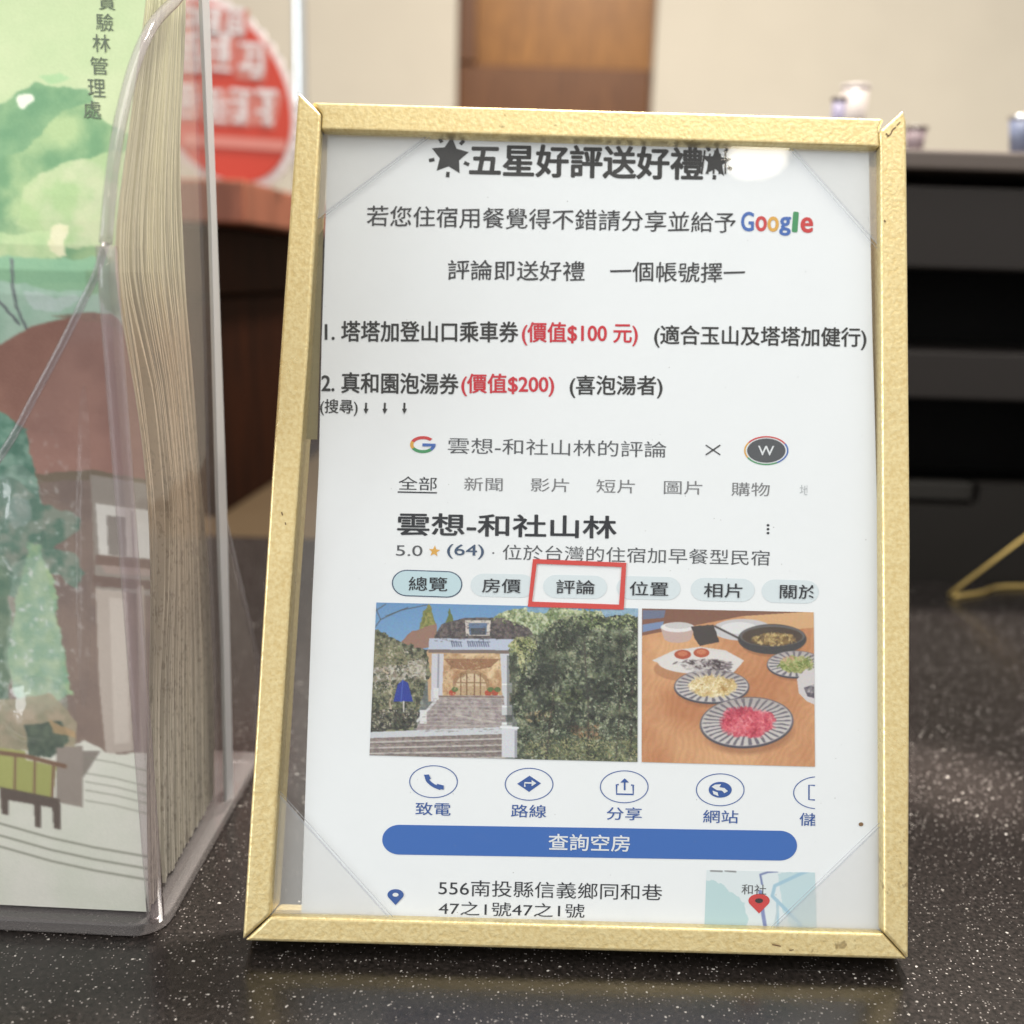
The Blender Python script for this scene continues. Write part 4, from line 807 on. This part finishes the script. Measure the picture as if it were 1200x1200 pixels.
# bright back edge strip
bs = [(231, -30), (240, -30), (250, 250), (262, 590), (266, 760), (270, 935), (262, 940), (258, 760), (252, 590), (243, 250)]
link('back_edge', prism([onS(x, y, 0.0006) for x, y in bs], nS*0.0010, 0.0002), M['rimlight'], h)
BULGE = clear('warped_plastic', (0.985, 0.98, 0.98), 0.015, 1.6, 0.16, (0.8, 0.8, 0.8, 1), bump=0.5, bscale=160)  # domes on the front panel, shaped to catch the lamps as white glare
for (cx, cy, rx, ry, hh) in ((40, 838, 50, 46, 0.0046), (20, 610, 34, 66, 0.0034), (98, 640, 10, 190, 0.0008)):
    V = []; Fc = []; nr, ns_ = 12, 28; cc = onF(cx, cy, 0.0004)
    for i in range(nr+1):
        q = i/nr
        for k in range(ns_):
            an = 2*math.pi*k/ns_; V.append(onF(cx+rx*q*math.cos(an), cy+ry*q*math.sin(an), 0.0004)+nF*hh*0.5*(1+math.cos(math.pi*q)))
    for i in range(nr):
        for k in range(ns_): Fc.append((i*ns_+k, i*ns_+(k+1) % ns_, (i+1)*ns_+(k+1) % ns_, (i+1)*ns_+k))
    bm = bmesh.new(); bm.from_mesh(mesh(V, Fc)); bmesh.ops.remove_doubles(bm, verts=bm.verts, dist=1e-6); me = bpy.data.meshes.new('b'); bm.to_mesh(me); bm.free()
    link('warped_bulge', me, BULGE, h, True)
# back flange / foot wedge
wd = [onS(259, 590, -0.001), onS(303, 778, -0.001), onS(300, 892, -0.001), onS(268, 930, -0.001)]
fan('back_foot', wd, M['acrylic'], h)
link('rim_edge', tube([wd[0], wd[1], wd[2]], 0.0007, 8), M['rim'], h, True)
# base tray: lip round the foot of the holder
def basering(o, z0, z1, rr=0.006):
    P = []
    a = K-sd*o-fd*o; 
    c_ = K*[1, 1, 0]
    far = on_z(299, 893)*[1, 1, 0]
    for k in range(9):
        an = math.pi/2*k/8
        P.append(c_+fd*(rr-o*0)-fd*(rr+o)*math.sin(an)+sd*(rr)-sd*(rr+o)*math.cos(an))
    P.append(far-fd*o); P.append(far+fd*(HW+o)); P.append(c_+fd*(HW+o)-sd*o); return [p*[1, 1, 0]+UP*z0 for p in P]
link('base_tray', prism(basering(0.0022, 0.0002, 0), UP*0.0035, 0.0006), clear('base_plastic', (0.84, 0.82, 0.82), 0.14, 1.5, 0.06, (0.60, 0.57, 0.56, 1)), h)

# ------------------------------------------------ leaflets
def front_edge_px(y):   return np.interp(y, [-400, -60, 0, 60, 150, 230, 310, 400, 500, 600, 700, 800, 900, 1000, 1078], [182, 177, 172, 164, 152, 140, 131, 148, 165, 175, 177, 175, 172, 173, 175])
def rear_edge_px(y):    return np.interp(y, [-400, -60, 0, 60, 200, 290, 400, 500, 600, 700, 800, 900, 960, 1000, 1078], [219, 219, 219, 217, 212, 216, 224, 231, 240, 247, 251, 252, 252, 250, 246])
INS = -0.0022                                        # leaflets stand 2 mm inside the side wall
cz = K+nS*INS
def depth_of(px_f, z_list):
    ys = np.linspace(-420, 1130, 320); P = np.array([onS(px_f(y), y, INS) for y in ys]); s_ = (P-K)@sd; o = np.argsort(P[:, 2]); return np.interp(z_list, P[o, 2], s_[o])
ZB = 0.0045; LH = 0.236
zl = np.linspace(ZB, ZB+LH, 46)
dF = np.maximum(depth_of(front_edge_px, zl), 0.0022+SLOPE*np.minimum(zl, 0.16)); dR = np.clip(depth_of(rear_edge_px, zl), None, DEP-0.006)
from_bottom = (zl-ZB)/LH
# ease both profiles
ker = np.array([1, 2, 3, 2, 1])/9; sm = lambda a: np.convolve(np.pad(a, 2, 'edge'), ker, 'valid')
dF, dR = sm(dF), sm(dR)
print('front depth', dF.round(4)[::6], 'rear', dR.round(4)[::6])
NL = 54
def stack_frac(i):
    t_ = i/(NL-1); return t_
gap = np.interp(zl, [0, ZB+0.055, ZB+0.095, ZB+0.125, ZB+0.15, ZB+0.3], [0.0, 0.02, 0.17, 0.16, 0.02, 0.0])
def edge_mat():
    m, nt, b = mat('leaflet_paper_edges'); L = nt.links.new; tc = node(nt, 'ShaderNodeTexCoord'); gi = node(nt, 'ShaderNodeObjectInfo')
    n = node(nt, 'ShaderNodeTexNoise', Scale=650.0, Detail=3.0, Roughness=0.6); mp = node(nt, 'ShaderNodeMapping'); mp.inputs['Scale'].default_value = (1, 1, 0.6); L(tc.outputs['Object'], mp.inputs[0]); L(mp.outputs[0], n.inputs['Vector'])
    # the cover print bleeds to the trimmed edge: pale green-yellow at the head, brown roof, grey-brown wall, pale foot
    sx = node(nt, 'ShaderNodeSeparateXYZ'); L(tc.outputs['Object'], sx.inputs[0]); mz = node(nt, 'ShaderNodeMapRange'); mz.inputs['From Max'].default_value = 0.24; L(sx.outputs[2], mz.inputs[0])
    r = node(nt, 'ShaderNodeValToRGB'); L(mz.outputs[0], r.inputs[0]); e = r.color_ramp.elements
    e[0].position = 0.0; e[0].color = (0.76, 0.74, 0.64, 1); e[1].position = 1.0; e[1].color = (0.74, 0.75, 0.55, 1)
    for p_, c_ in ((0.16, (0.72, 0.68, 0.58, 1)), (0.28, (0.58, 0.52, 0.43, 1)), (0.45, (0.66, 0.56, 0.43, 1)), (0.58, (0.66, 0.55, 0.40, 1)), (0.66, (0.70, 0.66, 0.49, 1))):
        q_ = e.new(p_); q_.color = c_
    am = node(nt, 'ShaderNodeMapRange'); am.inputs['From Min'].default_value = 0.40; am.inputs['From Max'].default_value = 0.60; am.inputs['To Min'].default_value = 0.38; am.inputs['To Max'].default_value = 0.08; L(mz.outputs[0], am.inputs[0])
    spk = node(nt, 'ShaderNodeMapRange'); spk.inputs['From Min'].default_value = 0.46; spk.inputs['From Max'].default_value = 0.38; L(n.outputs['Fac'], spk.inputs[0])
    am2 = node(nt, 'ShaderNodeMath', operation='MULTIPLY'); L(am.outputs[0], am2.inputs[0]); L(spk.outputs[0], am2.inputs[1])
    dk = node(nt, 'ShaderNodeMix', data_type='RGBA'); L(am2.outputs[0], dk.inputs[0]); L(r.outputs[0], dk.inputs[6]); dk.inputs[7].default_value = (0.20, 0.16, 0.12, 1)
    mx = node(nt, 'ShaderNodeMix', data_type='RGBA', blend_type='MULTIPLY'); mx.inputs[0].default_value = 1.0; L(dk.outputs[2], mx.inputs[6])
    rr = node(nt, 'ShaderNodeMapRange'); rr.inputs['To Min'].default_value = 0.84; rr.inputs['To Max'].default_value = 1.18; L(gi.outputs['Random'], rr.inputs[0])
    cc = node(nt, 'ShaderNodeCombineColor'); [L(rr.outputs[0], cc.inputs[k]) for k in range(3)]; L(cc.outputs[0], mx.inputs[7]); L(mx.outputs[2], b.inputs['Base Color'])
    b.inputs['Roughness'].default_value = 0.8; b.inputs['Specular IOR Level'].default_value = 0.2; return m
EDGE = edge_mat(); LW = HW-0.006
rng = np.random.RandomState(4)
def leaflet(i, front=False):
    t_ = (i+(0 if i in (0, NL-1) else rng.uniform(-0.3, 0.3)))/(NL-1)
    base = dF+(dR-dF)*t_
    if i >= 7: g_ = gap*(1-t_)
    else: g_ = -gap*0.25*t_
    dd = base+(dR-dF)*g_
    nxt = 1.0/(NL-1)*(dR-dF); th = np.maximum(nxt*rng.uniform(0.60, 0.92), 0.0004)
    wob = 0.00022*np.sin(zl*32+i*1.7)*(0 if front else 1)
    dd = dd+wob; ins = INS-(0 if front else abs(rng.normal(0, 0.00045))); h_off = 0 if front else rng.uniform(-0.003, 0.003)
    V = []; Fc = []
    n = len(zl)
    for k in range(n):
        z = zl[k]+(h_off if k == n-1 else 0)
        jag = 0 if front else 0.00012*math.sin(k*0.7+i)
        for (o_, wv) in ((dd[k], -ins+jag), (dd[k], LW-ins), (dd[k]+th[k], LW-ins), (dd[k]+th[k], -ins+jag+0.0001), (dd[k]+th[k]*0.62, -ins+jag), (dd[k]+th[k]*0.5, -ins+jag+0.0008), (dd[k]+th[k]*0.38, -ins+jag)):
            # offset inwards from the side wall along fd, depth along sd
            V.append(K*[1, 1, 0]+fd*wv+sd*o_+UP*z)
    m_ = 7
    for k in range(n-1):
        for j in range(m_): Fc.append((k*m_+j, k*m_+(j+1) % m_, (k+1)*m_+(j+1) % m_, (k+1)*m_+j))
    Fc += [tuple(range(m_)), tuple(range((n-1)*m_, n*m_))[::-1]]
    return fix_normals(mesh(V, Fc)), dd
def cover_canvas():
    c = Canvas(-420, -420, 190, 1100, 1.0, (186, 206, 156), 31)  # head painted darker and foot lighter to offset uneven light on the cover
    c.mottle(np.ones((c.h, c.w)), (178, 202, 150), (196, 212, 164), 80)
    c.warp(7, 22)
    hill = [(-420, 160), (-60, 150), (0, 124), (22, 112), (42, 97), (60, 101), (80, 104), (104, 112), (128, 150), (190, 170), (190, 330), (-420, 330)]
    hm = c.poly_mask(hill); c.mottle(hm, (98, 148, 102), (168, 196, 138), 38, sharp=2.6); c.mottle(c.poly_mask([(48, 86), (72, 84), (84, 94), (60, 99)]), (158, 200, 146), (150, 196, 138), 10, 0.8)
    c.mottle(c.poly_mask([(22, 112), (42, 97), (60, 100), (100, 106), (112, 120), (70, 128), (50, 160), (0, 190), (-60, 190), (-40, 140)]), (92, 144, 102), (118, 164, 116), 16, 0.8)
    c.mottle(c.poly_mask([(30, 220), (70, 190), (140, 175), (190, 180), (190, 300), (60, 285), (20, 260)]), (170, 200, 138), (204, 212, 168), 25, 0.85, 3)
    c.mottle(c.poly_mask([(-60, 280), (60, 272), (80, 300), (-60, 310)]), (206, 224, 168), (178, 210, 148), 18, 0.8)
    c.ell(31, 119, 9, 6, (236, 240, 222)); c.mottle(c.poly_mask([(64, 268), (80, 264), (80, 300), (68, 300), (58, 290)]), (232, 230, 190), (226, 226, 180), 8)
    c.poly([(-420, 304), (125, 302), (130, 332), (108, 345), (70, 342), (30, 330), (-420, 330)], (140, 196, 156), 0.85); c.mottle(c.poly_mask([(-420, 330), (30, 330), (70, 342), (110, 345), (190, 340), (190, 420), (-420, 420)]), (190, 222, 204), (168, 208, 186), 18, 0.95)
    c.mottle(c.poly_mask([(30, 340), (70, 348), (95, 352), (70, 366), (40, 366)]), (212, 230, 226), (200, 222, 214), 8, 0.8); c.mottle(c.poly_mask([(100, 318), (135, 312), (140, 372), (122, 366), (112, 345), (100, 350)]), (110, 160, 122), (140, 184, 140), 10)
    c.warp(1.5, 8)
    c.line([(14, 304), (15, 335), (20, 362), (34, 392)], 3, (98, 104, 110)); c.line([(-12, 345), (6, 360), (22, 380)], 3, (98, 104, 110)); 
    roof = c.poly_mask([(-420, 520), (-60, 430), (0, 404), (38, 382), (70, 374), (104, 366), (132, 368), (160, 398), (190, 440), (190, 568), (110, 553), (40, 556), (0, 556), (-420, 600)]); c.mottle(roof, (166, 118, 104), (150, 104, 92), 40); c.mottle(c.poly_mask([(60, 370), (104, 366), (130, 368), (150, 392), (130, 380), (100, 376)]), (150, 112, 92), (120, 90, 78), 10, 0.7)
    wallm = c.poly_mask([(-420, 600), (40, 556), (110, 553), (190, 566), (190, 900), (-420, 900)]); c.mottle(wallm, (132, 112, 100), (116, 98, 90), 30)
    c.poly([(38, 556), (110, 550), (190, 566), (190, 576), (110, 562), (38, 566)], (112, 98, 78)); c.warp(0, 1)
    c.poly([(106, 556), (190, 570), (190, 700), (112, 690), (108, 600)], (150, 142, 132)); c.poly([(112, 590), (190, 600), (190, 656), (116, 650)], (226, 224, 216)); c.poly([(125, 604), (147, 606), (148, 652), (127, 650)], (140, 132, 124)); c.line([(155, 600), (157, 652)], 3, (170, 160, 156))
    c.poly([(112, 650), (190, 657), (190, 668), (112, 662)], (122, 98, 86)); c.poly([(118, 662), (190, 668), (190, 676), (124, 672)], (170, 150, 140)); c.poly([(108, 674), (190, 682), (190, 692), (110, 687)], (112, 90, 80))
    c.poly([(112, 690), (148, 693), (156, 880), (124, 884), (116, 800)], (190, 178, 166)); c.poly([(128, 700), (146, 702), (152, 870), (134, 872)], (210, 200, 188)); c.line([(150, 694), (158, 880)], 3, (140, 120, 112)); c.line([(165, 690), (168, 880)], 8, (176, 164, 152))
    c.warp(5, 10)
    c.mottle(c.poly_mask([(-60, 470), (2, 482), (14, 492), (34, 502), (32, 520), (42, 560), (52, 600), (44, 640), (-60, 660)]), (62, 118, 98), (128, 172, 152), 12, sharp=3.2)
    c.mottle(c.poly_mask([(-40, 560), (20, 560), (50, 590), (95, 605), (92, 620), (62, 640), (90, 650), (98, 670), (90, 690), (70, 676), (40, 660), (20, 700), (-40, 700)]), (70, 118, 98), (132, 150, 134), 14, 0.9, 4)
    c.ell(22, 600, 16, 20, (150, 176, 172), 0.5); c.mottle(c.poly_mask([(-420, 650), (8, 650), (14, 760), (8, 850), (-420, 850)]), (66, 108, 84), (110, 140, 112), 14, 0.9)
    c.mottle(c.poly_mask([(36, 636), (48, 640), (52, 662), (62, 672), (66, 700), (70, 740), (80, 780), (84, 812), (60, 826), (20, 822), (8, 780), (14, 730), (22, 690), (28, 660)]), (118, 168, 134), (172, 202, 150), 9, sharp=2.0); c.mottle(c.poly_mask([(14, 660), (50, 650), (74, 760), (80, 830), (30, 836), (4, 780)]), (198, 218, 206), (150, 182, 160), 16, 0.4, 3)
    c.warp(4, 7); c.mottle(np.clip((c.n(6)-0.66)*10, 0, 1)*np.clip(1.25-c.ell_d(28, 690, 80, 190), 0, 1), (206, 222, 222), (236, 240, 236), 4, 0.8)
    c.warp(3, 16)
    g = c.poly_mask([(-420, 860), (60, 880), (100, 868), (124, 884), (168, 882), (190, 884), (190, 1100), (-420, 1100)]); c.mottle(g, (228, 234, 218), (238, 240, 228), 50)
    c.mottle(c.poly_mask([(-420, 800), (10, 820), (60, 812), (92, 848), (86, 880), (-420, 880)]), (150, 150, 118), (186, 170, 140), 12, 0.9); c.mottle(c.poly_mask([(28, 850), (72, 846), (80, 868), (60, 888), (34, 886)]), (54, 74, 62), (84, 104, 84), 6); c.poly([(58, 845), (88, 858), (90, 866), (62, 858)], (196, 160, 110), 0.8)
    c.warp(0, 1)
    c.poly([(66, 876), (97, 874), (97, 946), (66, 940)], (150, 140, 130)); c.poly([(97, 880), (118, 880), (97, 912)], (110, 100, 92), 0.8)
    c.poly([(-60, 870), (30, 880), (30, 926), (-60, 920)], (172, 178, 96)); c.poly([(20, 888), (66, 898), (62, 936), (18, 928)], (166, 172, 92))
    c.line([(-60, 874), (30, 886), (76, 898)], 5, (116, 84, 62)); c.line([(18, 886), (17, 926)], 2.5, (120, 84, 66)); c.line([(41, 892), (40, 932)], 2.5, (120, 84, 66)); c.line([(63, 896), (61, 936)], 3, (120, 84, 66))
    c.poly([(0, 922), (70, 936), (71, 948), (0, 936)], (84, 72, 64)); c.poly([(0, 930), (10, 932), (10, 955), (2, 954)], (84, 72, 64)); c.poly([(40, 942), (48, 943), (48, 970), (41, 969)], (84, 72, 64)); c.poly([(61, 944), (71, 946), (71, 972), (63, 971)], (84, 72, 64))
    for k, (y0, y1) in enumerate(((965, 1003), (979, 1017), (992, 1030))): c.line([(-420, y0-30), (0, y0), (60, y0+17), (110, y0+28), (190, y1+4)], 1.7, (112, 114, 98))
    for k, y0 in enumerate((888, 906, 916, 926, 938)): c.line([(100+k*0, y0), (135, y0+6), (190, y0+20)], 1.2, (130, 134, 116), 0.85)
    c.blur(3); c.a = c.a*0.86+np.array([214, 214, 204])*0.14
    c.a += (np.random.RandomState(9).rand(c.h, c.w, 1)-0.5)*7
    return c
GRP = 'leaflets packed in the clear holder'
me0, dd0 = leaflet(0, True)
lf = empty('leaflet', tuple(K+fd*(HW/2)+sd*dd0[0]+UP*ZB), 'front leaflet in the clear holder, showing a green watercolour cover', 'leaflet', GRP)
link('folded_paper', me0, EDGE, lf)
# the printed cover: a fine sheet following the bend of the front leaflet
nz, nw = 700, 260
zz = np.linspace(zl[0], zl[-1], nz); dz = np.interp(zz, zl, dd0)
ww = np.linspace(-INS+0.0001, LW-INS, nw)
P = (K*[1, 1, 0])[None, None]+fd[None, None]*ww[None, :, None]+sd[None, None]*(dz-0.00012)[:, None, None]+UP[None, None]*zz[:, None, None]
pp = project(P)
cover = link('printed_cover', grid_mesh(P, cover_canvas().sample(pp[..., 0], pp[..., 1])), vcol_mat('cover_print', 0.45, 0.4), lf, True)
dzf = lambda z: np.interp(z, zl, dd0)
def onC(x, y):
    d_ = ray(x, y); q = onF(x, y)
    for _ in range(12):
        o_ = dzf(q[2])-0.0003; q = on_plane(x, y, K+sd*o_, nFv)
    return q
for ch, x, y in (('實', 125, 1), ('驗', 122.5, 26), ('林', 118.5, 50.5), ('管', 116, 77), ('理', 113, 103), ('處', 108, 128.5)):
    v, f = text_verts(ch); lo, hi = v.min(0), v.max(0); v = (v-(lo+hi)/2)/(hi-lo+1e-9)*[20.5, 21, 1]
    me = mesh([onC(x+a+b*0.05*-1+0, y-b+a*0.05) for a, b, _ in v], f); link('lettering', me, INK['leaf'], cover)
for i in range(1, NL):
    me, _ = leaflet(i)
    if i == 1: lb = 'leaflets tightly packed behind the green cover leaflet in the clear holder'
    o = link('leaflet', me, EDGE); tag(o, 'one of the identical folded leaflets packed behind the green front leaflet', 'leaflet', GRP)

# ------------------------------------------------ downlight mirrored in the frame glass
pm = on_frame(888, 182, -0.0018); dv = ray(888, 182); rf = dv-2*(dv@FN)*FN
D_ = 1.9; lp = pm+rf*D_
l = area('ceiling_downlight', tuple(lp), tuple(lp-np.array([0, 0, 1.0])), 0.118, 0.62, (1.0, 0.90, 0.72), 'DISK')
# unseen spot added to make the bright pool on the counter beside the frame
tg = on_z(1118, 916); sp = bpy.data.lights.new('added_counter_spot', 'SPOT'); sp.energy = 240; sp.color = (1.0, 0.90, 0.82); sp.spot_size = math.radians(3.4); sp.spot_blend = 1.0; sp.shadow_soft_size = 0.01
so = bpy.data.objects.new('added_counter_spot', sp); COL.objects.link(so); so.location = (tg[0]+0.25, tg[1]-0.15, 1.1); so.rotation_euler = (Vector(tg)-Vector(so.location)).to_track_quat('-Z', 'Y').to_euler()
